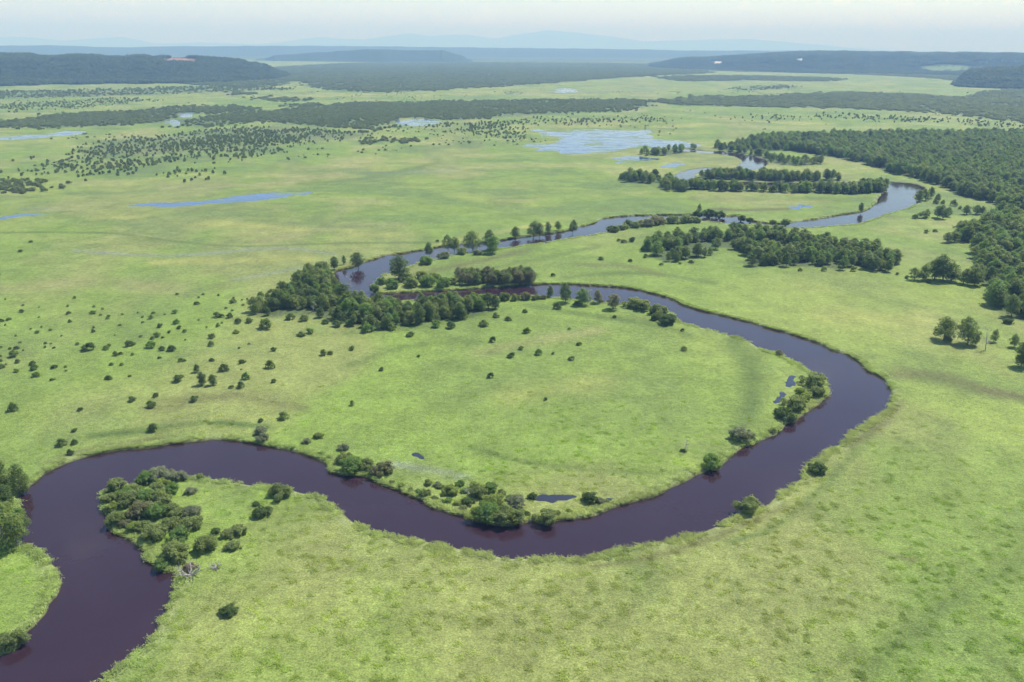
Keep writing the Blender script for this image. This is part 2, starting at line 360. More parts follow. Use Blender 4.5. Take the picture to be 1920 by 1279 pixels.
def ground_material():
    m, n, l, out, col, geo, nz = vegetation_mat('meadow', 'GEOMETRY', 0.55)
    bs = n.new('ShaderNodeBsdfPrincipled'); bs.inputs['Roughness'].default_value = .85; bs.inputs['Specular IOR Level'].default_value = .15
    n2 = n.new('ShaderNodeTexNoise'); n2.inputs['Scale'].default_value = 2.2; n2.inputs['Detail'].default_value = 4; n2.inputs['Roughness'].default_value = .7
    l.new(geo.outputs['Position'], n2.inputs['Vector'])
    m2 = n.new('ShaderNodeMapRange'); m2.inputs['From Min'].default_value = .32; m2.inputs['From Max'].default_value = .68; m2.inputs['To Min'].default_value = .62; m2.inputs['To Max'].default_value = 1.34
    l.new(n2.outputs['Fac'], m2.inputs['Value'])
    n3 = n.new('ShaderNodeTexNoise'); n3.inputs['Scale'].default_value = .11; n3.inputs['Detail'].default_value = 7; n3.inputs['Roughness'].default_value = .78
    mp3 = n.new('ShaderNodeMapping'); mp3.inputs['Scale'].default_value = (1.0, .8, 1); l.new(geo.outputs['Position'], mp3.inputs['Vector']); l.new(mp3.outputs['Vector'], n3.inputs['Vector'])
    m3 = n.new('ShaderNodeMapRange'); m3.inputs['From Min'].default_value = .32; m3.inputs['From Max'].default_value = .68; m3.inputs['To Min'].default_value = .76; m3.inputs['To Max'].default_value = 1.22
    l.new(n3.outputs['Fac'], m3.inputs['Value'])
    mm = n.new('ShaderNodeMath'); mm.operation = 'MULTIPLY'; l.new(m2.outputs['Result'], mm.inputs[0]); l.new(m3.outputs['Result'], mm.inputs[1])
    s2 = n.new('ShaderNodeVectorMath'); s2.operation = 'SCALE'; l.new(col, s2.inputs[0]); l.new(mm.outputs['Value'], s2.inputs['Scale'])
    l.new(s2.outputs['Vector'], bs.inputs['Base Color'])
    b1 = n.new('ShaderNodeTexNoise'); b1.inputs['Scale'].default_value = 1.3; b1.inputs['Detail'].default_value = 6; b1.inputs['Roughness'].default_value = .7
    mp = n.new('ShaderNodeMapping'); mp.inputs['Scale'].default_value = (.7, 1, 1); mp.inputs['Rotation'].default_value = (0, 0, .5)
    l.new(geo.outputs['Position'], mp.inputs['Vector']); l.new(mp.outputs['Vector'], b1.inputs['Vector'])
    bp = n.new('ShaderNodeBump'); bp.inputs['Strength'].default_value = .6; bp.inputs['Distance'].default_value = .5
    l.new(b1.outputs['Fac'], bp.inputs['Height']); l.new(bp.outputs['Normal'], bs.inputs['Normal'])
    l.new(bs.outputs['BSDF'], out.inputs['Surface'])
    return m

def blade_material():
    m, n, l, out, col, geo, nz = vegetation_mat('reed_blades', 'INSTANCER', 0.35)
    d = n.new('ShaderNodeBsdfDiffuse'); t = n.new('ShaderNodeBsdfTranslucent')
    sc = n.new('ShaderNodeVectorMath'); sc.operation = 'MULTIPLY'; sc.inputs[1].default_value = (1.35, 1.35, 1.15)
    l.new(col, d.inputs['Color']); l.new(col, sc.inputs[0]); l.new(sc.outputs['Vector'], t.inputs['Color'])
    mx = n.new('ShaderNodeMixShader'); mx.inputs['Fac'].default_value = .48
    l.new(d.outputs['BSDF'], mx.inputs[1]); l.new(t.outputs['BSDF'], mx.inputs[2]); l.new(mx.outputs['Shader'], out.inputs['Surface'])
    return m

def leaf_material(name, c1, c2, trans=.5):
    m, n, l = new_mat(name)
    out = n.new('ShaderNodeOutputMaterial')
    oi = n.new('ShaderNodeObjectInfo')
    at = n.new('ShaderNodeAttribute'); at.attribute_name = 'leaf_tint'
    ad = n.new('ShaderNodeMath'); ad.operation = 'MULTIPLY_ADD'; ad.inputs[1].default_value = .45
    hf = n.new('ShaderNodeMath'); hf.operation = 'MULTIPLY'; hf.inputs[1].default_value = .55
    l.new(oi.outputs['Random'], hf.inputs[0]); l.new(at.outputs['Fac'], ad.inputs[0]); l.new(hf.outputs['Value'], ad.inputs[2])
    mx = n.new('ShaderNodeMix'); mx.data_type = 'RGBA'
    mx.inputs['A'].default_value = (*c1, 1); mx.inputs['B'].default_value = (*c2, 1)
    l.new(ad.outputs['Value'], mx.inputs['Factor'])
    d = n.new('ShaderNodeBsdfPrincipled'); d.inputs['Roughness'].default_value = .55; d.inputs['Specular IOR Level'].default_value = .25
    t = n.new('ShaderNodeBsdfTranslucent')
    sc = n.new('ShaderNodeVectorMath'); sc.operation = 'MULTIPLY'; sc.inputs[1].default_value = (1.7, 1.75, .9)
    l.new(mx.outputs['Result'], d.inputs['Base Color']); l.new(mx.outputs['Result'], sc.inputs[0]); l.new(sc.outputs['Vector'], t.inputs['Color'])
    ms = n.new('ShaderNodeMixShader'); ms.inputs['Fac'].default_value = trans
    l.new(d.outputs['BSDF'], ms.inputs[1]); l.new(t.outputs['BSDF'], ms.inputs[2]); l.new(ms.outputs['Shader'], out.inputs['Surface'])
    return m

def bark_material(name, c1, c2):
    m, n, l = new_mat(name)
    out = n.new('ShaderNodeOutputMaterial'); d = n.new('ShaderNodeBsdfPrincipled'); d.inputs['Roughness'].default_value = .9
    tc = n.new('ShaderNodeTexCoord'); nz = n.new('ShaderNodeTexNoise'); nz.inputs['Scale'].default_value = 3; nz.inputs['Detail'].default_value = 4
    mx = n.new('ShaderNodeMix'); mx.data_type = 'RGBA'; mx.inputs['A'].default_value = (*c1, 1); mx.inputs['B'].default_value = (*c2, 1)
    l.new(tc.outputs['Object'], nz.inputs['Vector']); l.new(nz.outputs['Fac'], mx.inputs['Factor']); l.new(mx.outputs['Result'], d.inputs['Base Color'])
    l.new(d.outputs['BSDF'], out.inputs['Surface'])
    return m

def water_material(name, body, rough, ripple):
    m, n, l = new_mat(name)
    out = n.new('ShaderNodeOutputMaterial'); d = n.new('ShaderNodeBsdfPrincipled')
    geo = n.new('ShaderNodeNewGeometry')
    nz = n.new('ShaderNodeTexNoise'); nz.inputs['Scale'].default_value = .06; nz.inputs['Detail'].default_value = 4
    mx = n.new('ShaderNodeMix'); mx.data_type = 'RGBA'
    mx.inputs['A'].default_value = (*[c * .85 for c in body], 1); mx.inputs['B'].default_value = (*[c * 1.15 for c in body], 1)
    l.new(geo.outputs['Position'], nz.inputs['Vector']); l.new(nz.outputs['Fac'], mx.inputs['Factor']); l.new(mx.outputs['Result'], d.inputs['Base Color'])
    rr_ = n.new('ShaderNodeMapRange'); rr_.inputs['From Min'].default_value = .35; rr_.inputs['From Max'].default_value = .65; rr_.inputs['To Min'].default_value = rough * .6; rr_.inputs['To Max'].default_value = rough * 2.6
    l.new(nz.outputs['Fac'], rr_.inputs['Value']); l.new(rr_.outputs['Result'], d.inputs['Roughness'])
    d.inputs['IOR'].default_value = 1.333
    r = n.new('ShaderNodeTexNoise'); r.inputs['Scale'].default_value = .8; r.inputs['Detail'].default_value = 3
    bp = n.new('ShaderNodeBump'); bp.inputs['Strength'].default_value = ripple; bp.inputs['Distance'].default_value = .12
    l.new(geo.outputs['Position'], r.inputs['Vector']); l.new(r.outputs['Fac'], bp.inputs['Height']); l.new(bp.outputs['Normal'], d.inputs['Normal'])
    l.new(d.outputs['BSDF'], out.inputs['Surface'])
    return m

def weedy_water(name, body):
    """shallow open water with drifts of floating plants"""
    m = water_material(name, body, .07, .05)
    n, l = m.node_tree.nodes, m.node_tree.links
    out = next(q for q in n if q.type == 'OUTPUT_MATERIAL'); wat = out.inputs['Surface'].links[0].from_socket
    geo = n.new('ShaderNodeNewGeometry'); mp = n.new('ShaderNodeMapping'); mp.inputs['Scale'].default_value = (.035, .06, 1)
    nz = n.new('ShaderNodeTexNoise'); nz.inputs['Scale'].default_value = 1.0; nz.inputs['Detail'].default_value = 6; nz.inputs['Roughness'].default_value = .65
    mr = n.new('ShaderNodeMapRange'); mr.inputs['From Min'].default_value = .53; mr.inputs['From Max'].default_value = .60
    d = n.new('ShaderNodeBsdfDiffuse'); d.inputs['Color'].default_value = (.15, .20, .11, 1)
    mx = n.new('ShaderNodeMixShader')
    l.new(geo.outputs['Position'], mp.inputs['Vector']); l.new(mp.outputs['Vector'], nz.inputs['Vector']); l.new(nz.outputs['Fac'], mr.inputs['Value'])
    l.new(mr.outputs['Result'], mx.inputs['Fac']); l.new(wat, mx.inputs[1]); l.new(d.outputs['BSDF'], mx.inputs[2]); l.new(mx.outputs['Shader'], out.inputs['Surface'])
    return m

def hill_material(name, c1, c2, scale):
    m, n, l = new_mat(name)
    out = n.new('ShaderNodeOutputMaterial'); d = n.new('ShaderNodeBsdfPrincipled'); d.inputs['Roughness'].default_value = .95; d.inputs['Specular IOR Level'].default_value = .05
    at = n.new('ShaderNodeAttribute'); at.attribute_name = 'bare'
    geo = n.new('ShaderNodeNewGeometry'); nz = n.new('ShaderNodeTexNoise'); nz.inputs['Scale'].default_value = scale; nz.inputs['Detail'].default_value = 6; nz.inputs['Roughness'].default_value = .7
    l.new(geo.outputs['Position'], nz.inputs['Vector'])
    mx = n.new('ShaderNodeMix'); mx.data_type = 'RGBA'; mx.inputs['A'].default_value = (*c1, 1); mx.inputs['B'].default_value = (*c2, 1)
    l.new(nz.outputs['Fac'], mx.inputs['Factor'])
    m2 = n.new('ShaderNodeMix'); m2.data_type = 'RGBA'
    l.new(mx.outputs['Result'], m2.inputs['A']); l.new(at.outputs['Color'], m2.inputs['B']); l.new(at.outputs['Alpha'], m2.inputs['Factor'])
    l.new(m2.outputs['Result'], d.inputs['Base Color'])
    bp = n.new('ShaderNodeBump'); bp.inputs['Strength'].default_value = 1; bp.inputs['Distance'].default_value = 8
    l.new(nz.outputs['Fac'], bp.inputs['Height']); l.new(bp.outputs['Normal'], d.inputs['Normal'])
    l.new(d.outputs['BSDF'], out.inputs['Surface'])
    return m

M_GROUND = ground_material()
M_BLADE = blade_material()
M_RIVER = water_material('river_water', (0.0285, 0.0145, 0.0225), .05, .09)
M_DARK_POOL = water_material('pool_water', (0.026, 0.028, 0.040), .06, .05)
M_POND = weedy_water('pond_water', (0.022, 0.052, 0.150))  # blue of the reflected sky is put into the water's base colour
LEAF = dict(
    alder=leaf_material('alder_leaves', (0.098, 0.146, 0.036), (0.205, 0.255, 0.072)),
    dark=leaf_material('dark_leaves', (0.072, 0.114, 0.031), (0.140, 0.192, 0.052)),
    green=leaf_material('green_leaves', (0.110, 0.185, 0.042), (0.215, 0.300, 0.080)),
    olive=leaf_material('olive_leaves', (0.140, 0.180, 0.055), (0.255, 0.295, 0.105)),
    lime=leaf_material('lime_leaves', (0.185, 0.240, 0.050), (0.285, 0.330, 0.090)),
    grey=leaf_material('grey_leaves', (0.165, 0.185, 0.110), (0.265, 0.280, 0.180)),
    brown=leaf_material('brown_leaves', (0.150, 0.155, 0.074), (0.235, 0.228, 0.120)),
    tan=leaf_material('dry_twigs', (0.190, 0.145, 0.100), (0.270, 0.220, 0.165)),
)
M_BARK = bark_material('bark', (0.10, 0.085, 0.07), (0.24, 0.22, 0.19))
M_DEAD = bark_material('dead_wood', (0.24, 0.215, 0.19), (0.40, 0.37, 0.335))

# ------------------------------------------------------------------ the marsh: one sheet to the horizon
rings = np.concatenate([[2.0, 25.0, 55.0], np.geomspace(85, 1100, 560), np.geomspace(1100, 42000, 330)[1:]])
ang = np.concatenate([np.linspace(-math.pi, -.72, 34)[:-1], np.linspace(-.72, -.60, 16)[:-1], np.linspace(-.60, .60, 470), np.linspace(.60, .72, 16)[1:], np.linspace(.72, math.pi, 34)[1:-1]])
NR, NA = len(rings), len(ang)
rr, aa = np.meshgrid(rings, ang, indexing='ij')
gx, gy = (rr * np.sin(aa)).ravel(), (rr * np.cos(aa)).ravel()
def bank_noise(x, y):
    return (fbm(x / 7, y / 7, 91, 3) - .5) * 2.4 + (fbm(x / 22, y / 22, 95, 2) - .5) * 2.0
def river_sd(x, y, reach=40.0):
    return signed(x, y, RIVER, reach) + bank_noise(x, y)
sd_r = river_sd(gx, gy)
gz = 0.25 * (fbm(gx / 30, gy / 30, 5, 3) - .5)
gz = np.where(sd_r < 6, gz * np.clip(sd_r / 6, 0, 1), gz)
gz = gz - 2.2 * sstep(0.6, -2.6, sd_r) 
pool_sd = []
for name, jit, poly, my in POOL_POLYS:
    s = signed(gx, gy, poly, 60.0)
    m = s < 59
    ns = (fbm(gx[m] / (jit * 3.5), gy[m] / (jit * 3), 131, 4) - .5) * 2
    s[m] = s[m] + ns * jit * 3.6
    gz = gz - .8 * sstep(1.5, -2.5 - jit * .3, s)
    pool_sd.append(s)
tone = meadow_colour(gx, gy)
# forest floor under the woods
floor_col = np.array((0.060, 0.082, 0.034))
for cover, poly in FAR_POLYS:
    s = signed(gx, gy, poly, 120.0); s[s < 119] += (fbm(gx[s < 119] / 70, gy[s < 119] / 120, 61, 4) - .5) * 80
    f = (sstep(12, -18, s) * (cover ** 2) * .85)[:, None]
    tone = tone * (1 - f) + np.array((0.078, 0.104, 0.050)) * f
for nm, cover, sp_, poly in NEAR_POLYS:
    s = signed(gx, gy, poly, 30.0); s[s < 29] += (fbm(gx[s < 29] / 12, gy[s < 29] / 12, 63, 3) - .5) * 8
    f = (sstep(3, -5, s) * .85)[:, None]
    tone = tone * (1 - f) + floor_col * f
# pale reeds along the water, mud under it
f = (sstep(3.6, 1.0, sd_r) * sstep(-.6, .4, sd_r) * .5)[:, None]
tone = tone * (1 - f) + np.array((0.215, 0.235, 0.105)) * f
f = sstep(.3, -.8, sd_r)[:, None]
tone = tone * (1 - f) + np.array((0.05, 0.04, 0.028)) * f
# far plain beyond the last marsh meadows is wooded country
f = (sstep(5200, 8200, np.hypot(gx, gy) + (fbm(gx / 600, gy / 1500, 67, 4) - .5) * 4200) * .9)[:, None]
tone = tone * (1 - f) + np.array((0.055, 0.080, 0.036)) * f
idx = np.arange(NR * NA).reshape(NR, NA)
nxt = np.roll(idx, -1, 1)
quads = np.stack([idx[:-1], idx[1:], nxt[1:], nxt[:-1]], -1).reshape(-1, 4)[:, ::-1]
GROUND_ME = mesh_np('marsh_ground', np.stack([gx, gy, gz], -1), quads, M_GROUND, True)
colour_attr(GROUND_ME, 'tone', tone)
tag(link('marsh_ground', GROUND_ME), 'flat green sedge marsh reaching to the horizon', 'marsh', kind='structure')

def sheet(name, mask, z, mat):
    q = quads[mask[quads].any(1)]
    used, inv = np.unique(q.ravel(), return_inverse=True)
    V = np.stack([gx[used], gy[used], np.full(len(used), z)], -1)
    return link(name, mesh_np(name, V, inv.reshape(-1, 4), mat, True))
near_grid = np.hypot(gx, gy) > 60
tag(sheet('river', (sd_r < 2.0) & near_grid, -0.6, M_RIVER), 'dark brown river winding in broad bends through the marsh', 'river', kind='structure')
POOL_LABELS = ['narrow blue stream in the meadow left of the river', 'thin blue stream at the left edge of the meadow', 'wide shallow blue pond beyond the river bends', None, None, 'long pale pool at the far left edge of marsh', 'small pale pool between the far left woods', None, 'pale pool in front of the long dark far wood', 'tiny far pool in the pale meadow', 'small pale pool inside the upper river bend', 'small dark pool in meadow near the lower bank', 'narrow dark pool behind the bank bushes of the lower bend', None, None, None]
pool_groups = {}
k = 0
for (name, jit, polys) in POOLS:
    m = np.zeros(len(gx), bool)
    for p in polys:
        m |= pool_sd[k] < 3.0 + jit; k += 1
    pool_groups.setdefault('x', []).append((name, m & near_grid & (sd_r > 3.0)))
PL = ['narrow blue stream in the open meadow left of the river', 'thin dark stream at the left edge of the meadow', 'wide shallow blue pond beyond the river bends', 'small pale pools between the wide pond and the river', 'long pale pool at the far left of the marsh', 'pale river reaches between the far left woods', 'pale pool in front of the long dark far wood', 'tiny far pool in the pale meadow under the far woods', 'small pale pool inside the upper river bend', 'small dark pool in the meadow near the lower bank', 'narrow dark pool behind the bushes of the lower bank', 'small dark pools behind the bushes of the right bend']
for (name, m), lab in zip(pool_groups['x'], PL):
    tag(sheet(name, m, -0.28, M_DARK_POOL if lab.startswith(('small dark', 'narrow dark')) else M_POND), lab, 'stream' if name == 'stream' else 'pond', kind='structure')

# ------------------------------------------------------------------ hills and mountains
def ridge(name, label, crest, D, front, back, mat, rough, nx=160, ny=40, seed=0, bare=None, crest_rough=10.0, lower=0.0):
    """a range of hills: crest given by its skyline, foot in front and behind"""
    c = np.array(crest, float)
    px = np.linspace(c[0, 0], c[-1, 0], nx); py = np.interp(px, c[:, 0], c[:, 1])
    a = ((px - CX) / F)[:, None] * RC - ((py - CY) / F)[:, None] * UC + FW
    hyp = np.hypot(a[:, 0], a[:, 1])
    top = H + a[:, 2] / hyp * D
    dirx, diry = a[:, 0] / hyp, a[:, 1] / hyp
    top = top - lower + (fbm(px / 22, px * 0 + seed, seed, 4) - .5) * crest_rough
    t = np.linspace(-1, 1, ny)
    taper = .35 + .65 * np.clip(top / max(top.max(), 1), 0, 1)
    V = np.zeros((nx, ny, 3))
    for j, tt in enumerate(t):
        d = D + tt * (front * taper if tt < 0 else back)
        x, y = dirx * d, diry * d
        wig = (fbm(x / (front * .45), y / (front * .45), seed, 4) - .5) * 2
        prof = np.clip(1 - abs(tt), 0, 1)
        prof = sstep(0, 1, np.clip(prof + wig * .38 * (1 - prof) * 2 * prof, 0, 1))
        V[:, j, 0], V[:, j, 1] = x, y
        V[:, j, 2] = np.maximum(top, 3) * prof * (1 + wig * rough * (1 - prof ** 4)) - 2.0 * (1 - prof) 
    endf = np.minimum(1, np.minimum(np.arange(nx), np.arange(nx)[::-1]) / (nx * .05))
    V[:, :, 2] = V[:, :, 2] * endf[:, None] - 2 * (1 - endf[:, None])
    i = np.arange(nx * ny).reshape(nx, ny)
    Q = np.stack([i[:-1, :-1], i[1:, :-1], i[1:, 1:], i[:-1, 1:]], -1).reshape(-1, 4)
    me = mesh_np(name, V.reshape(-1, 3), Q, mat, True)
    col = np.zeros((nx * ny, 4))
    if bare:
        u, v = pix(V[..., 0].ravel(), V[..., 1].ravel(), V[..., 2].ravel())
        for (bu, bv, su, sv, c4) in bare:
            f = sstep(1.3, .8, np.hypot((u - bu) / su, (v - bv) / sv) + (fbm(u / 4, v / 1.5, 71, 3) - .5) * 1.6) * (t[None, :].repeat(nx, 0).ravel() < .02)
            col = col * (1 - f[:, None]) + np.array((*c4, 1)) * f[:, None]
    at = me.attributes.new('bare', 'FLOAT_COLOR', 'POINT'); at.data.foreach_set('color', col.astype(np.float32).ravel())
    tag(link(name, me), label, 'hill' if name != 'mountain_range' else 'mountains', kind='structure')
    return V

M_HILL = hill_material('wooded_hill', (0.030, 0.050, 0.026), (0.055, 0.078, 0.036), .03)
M_FAR = hill_material('far_forest', (0.040, 0.060, 0.034), (0.060, 0.085, 0.046), .004)
M_MOUNT = hill_material('mountain_slopes', (0.060, 0.085, 0.060), (0.10, 0.12, 0.09), .001)
H1 = ridge('wooded_hill', 'dark wooded hill with a red bare clearing at far left', [(-420, 104), (-200, 96), (-60, 99), (0, 98), (60, 100), (110, 103), (150, 100), (200, 104), (250, 102), (300, 104), (350, 103), (400, 104), (440, 109), (480, 117), (510, 124), (540, 131)], 3500, 850, 1100, M_HILL, .45, 260, 60, 7,
      [(335, 112, 34, 3.4, (0.27, 0.15, 0.12)), (362, 115, 10, 3.2, (0.32, 0.19, 0.15))], lower=10.0)
H2 = ridge('wooded_hill', 'long blue wooded hill behind the far forest left of centre', [(470, 120), (495, 112), (515, 103), (560, 102), (620, 97), (690, 92), (760, 94), (830, 95), (862, 103), (890, 112)], 6800, 700, 1500, M_HILL, .2, 160, 40, 13)
H3 = ridge('wooded_hill', 'broad wooded hill along the right horizon', [(1215, 116), (1250, 110), (1300, 107), (1380, 103), (1450, 98), (1500, 95), (1600, 95), (1750, 97), (1920, 99), (2100, 99), (2300, 104)], 5600, 1500, 2500, M_HILL, .5, 240, 70, 19,
      [(1346, 117, 9, 2.4, (0.50, 0.45, 0.40)), (1497, 112, 7, 2.6, (0.40, 0.40, 0.32)), (1775, 128, 48, 6, (0.15, 0.20, 0.075))], lower=9.0)
H5 = ridge('wooded_hill', 'low dark wooded spur at the right edge below the broad hill', [(1800, 136), (1830, 127), (1870, 124), (1920, 123), (2050, 121), (2250, 126)], 3300, 400, 700, M_HILL, .3, 100, 30, 29, lower=9.0)
ridge('far_plateau', 'low blue plateau along the horizon', [(-500, 84), (0, 86), (100, 85), (220, 89), (330, 87), (480, 86), (640, 86), (800, 88), (960, 90), (1200, 92.5), (1300, 95), (1500, 95), (1700, 97), (2400, 103)], 11000, 2200, 3500, M_FAR, .2, 300, 24, 31)
ridge('mountain_range', 'pale blue distant mountain range fading into the sky', [(-500, 62), (-200, 74), (-50, 70), (40, 69), (120, 76), (230, 69), (295, 82), (380, 79), (480, 83), (550, 76), (600, 69), (680, 75), (770, 62), (805, 68), (870, 64), (930, 72), (1030, 56), (1080, 61), (1150, 69), (1210, 78), (1300, 75), (1400, 73), (1480, 79), (1600, 90), (1700, 96), (2300, 100)], 36000, 4000, 5000, M_MOUNT, .12, 300, 20, 41, crest_rough=40.0)

# ------------------------------------------------------------------ trees and bushes: meshes
def leaves(rng, lobes, n, size, up=.7, lo=.72):
    """many small leaf sprays on and in a set of lobes (x, y, z, rx, ry, rz)"""
    L = np.array(lobes, float)
    w = (L[:, 3] * L[:, 4] * L[:, 5]) ** (2 / 3.); w /= w.sum()
    k = rng.choice(len(L), n, p=w)
    d = rng.normal(size=(n, 3)); d /= np.linalg.norm(d, axis=1)[:, None]
    d[:, 2] = np.where((d[:, 2] < -.35) & (rng.random(n) < .7), -d[:, 2], d[:, 2])
    rad = lo + (1.05 - lo) * rng.random(n) ** .6 + np.where(rng.random(n) < .2, rng.random(n) * .5, 0)
    P = L[k, :3] + d * L[k, 3:6] * rad[:, None]
    keep = P[:, 2] > .03
    P, d, k = P[keep], d[keep], k[keep]; n = len(P)
    nrm = d + rng.normal(size=(n, 3)) * .55 + np.array((0, 0, up)); nrm /= np.linalg.norm(nrm, axis=1)[:, None]
    t = np.cross(nrm, rng.normal(size=(n, 3))); t /= np.linalg.norm(t, axis=1)[:, None] + 1e-9
    b = np.cross(nrm, t)
    s = size * (.55 + .9 * rng.random(n))[:, None]
    V = np.stack([P - t * s, P - b * s * .62, P + t * s, P + b * s * .62], 1)
    V += nrm[:, None, :] * (rng.normal(size=(n, 4, 1)) * size * .22)
    lobe_t = rng.random(len(L))
    tint = np.clip(.5 * rng.random(n) + .5 * lobe_t[k], 0, 1)
    return V.reshape(-1, 3), np.arange(4 * n).reshape(n, 4), np.repeat(tint, 4)

def tube(path, radii, sides=6):
    path = np.array(path, float); V, Q = [], []
    for i, (p, r) in enumerate(zip(path, radii)):
        d = path[min(i + 1, len(path) - 1)] - path[max(i - 1, 0)]; d /= np.linalg.norm(d) + 1e-9
        a = np.cross(d, (0.3, 1, .1)); a /= np.linalg.norm(a) + 1e-9; b = np.cross(d, a)
        for s in range(sides):
            w = 2 * math.pi * s / sides
            V.append(p + r * (a * math.cos(w) + b * math.sin(w)))
    for i in range(len(path) - 1):
        for s in range(sides):
            s2 = (s + 1) % sides
            Q.append((i * sides + s, i * sides + s2, (i + 1) * sides + s2, (i + 1) * sides + s))
    return np.array(V), np.array(Q)

def join(parts):
    V, Q, o = [], [], 0
    for v, q in parts:
        V.append(v); Q.append(q + o); o += len(v)
    return np.vstack(V), np.vstack(Q)

def wander(rng, p0, p1, n, amp):
    t = np.linspace(0, 1, n)[:, None]
    p = np.array(p0) * (1 - t) + np.array(p1) * t
    j = rng.normal(size=(n, 3)) * amp; j[0] = 0
    return p + np.cumsum(j, 0) * .5

def crown_mesh(name, rng, lobes, n, size, mat, **kw):
    V, Q, t = leaves(rng, lobes, n, size, **kw)
    me = mesh_np(name, V, Q, mat); float_attr(me, 'leaf_tint', t)
    return me

def make_alder(seed, n=3000, size=.20, tall=9.0, wide=2.6, open_=0.0):
    """single-stemmed tree, native height about 9 m: returns crown and trunk meshes"""
    rng = np.random.default_rng(seed)
    lobes = []; limbs = []
    lean = rng.normal(size=2) * .4
    trunk = wander(rng, (0, 0, -.3), (lean[0], lean[1], tall * .8), 7, .12)
    limbs.append(tube(trunk, np.linspace(.19, .05, 7), 7))
    m = rng.integers(17, 23)
    for i in range(m):
        f = (i + .5) / m
        z = tall * (.16 + .74 * f) + rng.normal() * .25
        env = math.sin(math.pi * (.22 + .70 * f)) ** .8
        r = wide * env * (.45 + .5 * rng.random())
        a = i * 2.4 + rng.random() * .9
        s = (.80 + .62 * rng.random()) * (.72 + .42 * env)
        c = np.array((lean[0] * f + r * math.cos(a), lean[1] * f + r * math.sin(a), z))
        lobes.append((*c, s * .92, s * .92, s * .8))
        k = min(6, int(1 + 5 * f * .8))
        if i % 2: limbs.append(tube(wander(rng, trunk[k], c, 4, .1), np.linspace(.07, .02, 4), 4))
    lobes.append((lean[0], lean[1], tall * .93, .75, .75, .7))
    V, Q = join(limbs)
    return crown_mesh('crown', rng, lobes, n, size, LEAF['alder'], lo=.62), mesh_np('trunk', V, Q, M_BARK, True)

def make_willow(seed, n=3600, size=.165):
    """broad many-stemmed bush, native width about 6 m and height 4 m"""
    rng = np.random.default_rng(seed)
    lobes = []; stems = []
    m = rng.integers(20, 27)
    sq = rng.uniform(.68, .95); off = rng.normal(size=2) * .45
    for i in range(m):
        a = i * 2.4 + rng.random() * 1.6; f = math.sqrt((i + .4) / m)
        r = 2.5 * f * rng.uniform(.75, 1.2)
        z = .5 + 1.8 * math.sqrt(max(0, 1 - f * f * .93)) * rng.uniform(.55, 1.3)
        s = rng.uniform(.36, 1.0) * (1.05 - .25 * f)
        c = np.array((r * math.cos(a) + off[0] * (1 - f), r * math.sin(a) * sq + off[1] * (1 - f), z))
        lobes.append((*c, s * rng.uniform(.9, 1.25), s * rng.uniform(.9, 1.25), s * rng.uniform(.6, .95)))
        if i % 2 == 0: stems.append(tube(wander(rng, (c[0] * .15, c[1] * .15, -.3), c, 5, .12), np.linspace(.10, .03, 5), 5))
        if f > .5: lobes.append((c[0] * .9, c[1] * .9, z * .42, s * .75, s * .75, s * .65))
    V, Q = join(stems)
    return crown_mesh('crown', rng, lobes, n, size, LEAF['olive'], lo=.66), mesh_np('stems', V, Q, M_BARK, True)

def make_shrub(seed, n=900, size=.16):
    """small meadow shrub, native width about 3 m, height 2 m, peaked and ragged"""
    rng = np.random.default_rng(seed)
    lobes = []; stems = []
    m = rng.integers(7, 12)
    for i in range(m):
        a = i * 2.4 + rng.random(); f = math.sqrt((i + .2) / m)
        r = 1.25 * f
        z = .35 + 1.25 * (1 - f * f) ** .9 * (.55 + .6 * rng.random())
        s = .38 + .30 * rng.random()
        c = np.array((r * math.cos(a), r * math.sin(a) * .85, z))
        lobes.append((*c, s, s, s * .8))
        if i % 2 == 0: stems.append(tube(wander(rng, (c[0] * .15, c[1] * .15, -.2), c, 4, .06), np.linspace(.05, .015, 4), 4))
    V, Q = join(stems)
    return crown_mesh('crown', rng, lobes, n, size, LEAF['dark'], lo=.5), mesh_np('stems', V, Q, M_BARK, True)

def make_dead(seed):
    """bare pale tree, native height about 6 m: trunk and branches"""
    rng = np.random.default_rng(seed)
    tr = wander(rng, (0, 0, -.3), (rng.normal() * .5, rng.normal() * .5, 5.6), 7, .15)
    trunk = tube(tr, np.linspace(.13, .04, 7), 6)
    br = []
    for i in range(11):
        k = 2 + i % 5
        a = i * 2.4 + rng.random(); L = (2.4 - .25 * k) * (.6 + .7 * rng.random())
        e = tr[k] + np.array((L * math.cos(a), L * math.sin(a), L * (.35 + .5 * rng.random())))
        p = wander(rng, tr[k], e, 4, .12); br.append(tube(p, np.linspace(.08, .02, 4), 4))
        for _ in range(3):
            e2 = p[2] + rng.normal(size=3) * .55 + np.array((0, 0, .3)); br.append(tube(wander(rng, p[2], e2, 3, .06), (.035, .025, .012), 3))
    V, Q = join(br)
    return mesh_np('branches', V, Q, M_DEAD, True), mesh_np('trunk', *trunk, M_DEAD, True)

def make_fallen(seed):
    """tangle of dead boughs, native width about 5 m"""
    rng = np.random.default_rng(seed); br = []
    for i in range(16):
        a = i * 2.4 + rng.random(); L = 1.2 + 1.5 * rng.random()
        e = np.array((L * math.cos(a), L * math.sin(a), .5 + 1.5 * rng.random()))
        p = wander(rng, rng.normal(size=3) * (.3, .3, .05), e, 5, .15); br.append(tube(p, np.linspace(.12, .03, 5), 5))
        for _ in range(4):
            e2 = p[3] + rng.normal(size=3) * .6 + np.array((0, 0, .3)); br.append(tube(wander(rng, p[3], e2, 3, .08), (.045, .03, .012), 3))
    V, Q = join(br)
    return mesh_np('boughs', V, Q, M_DEAD, True)

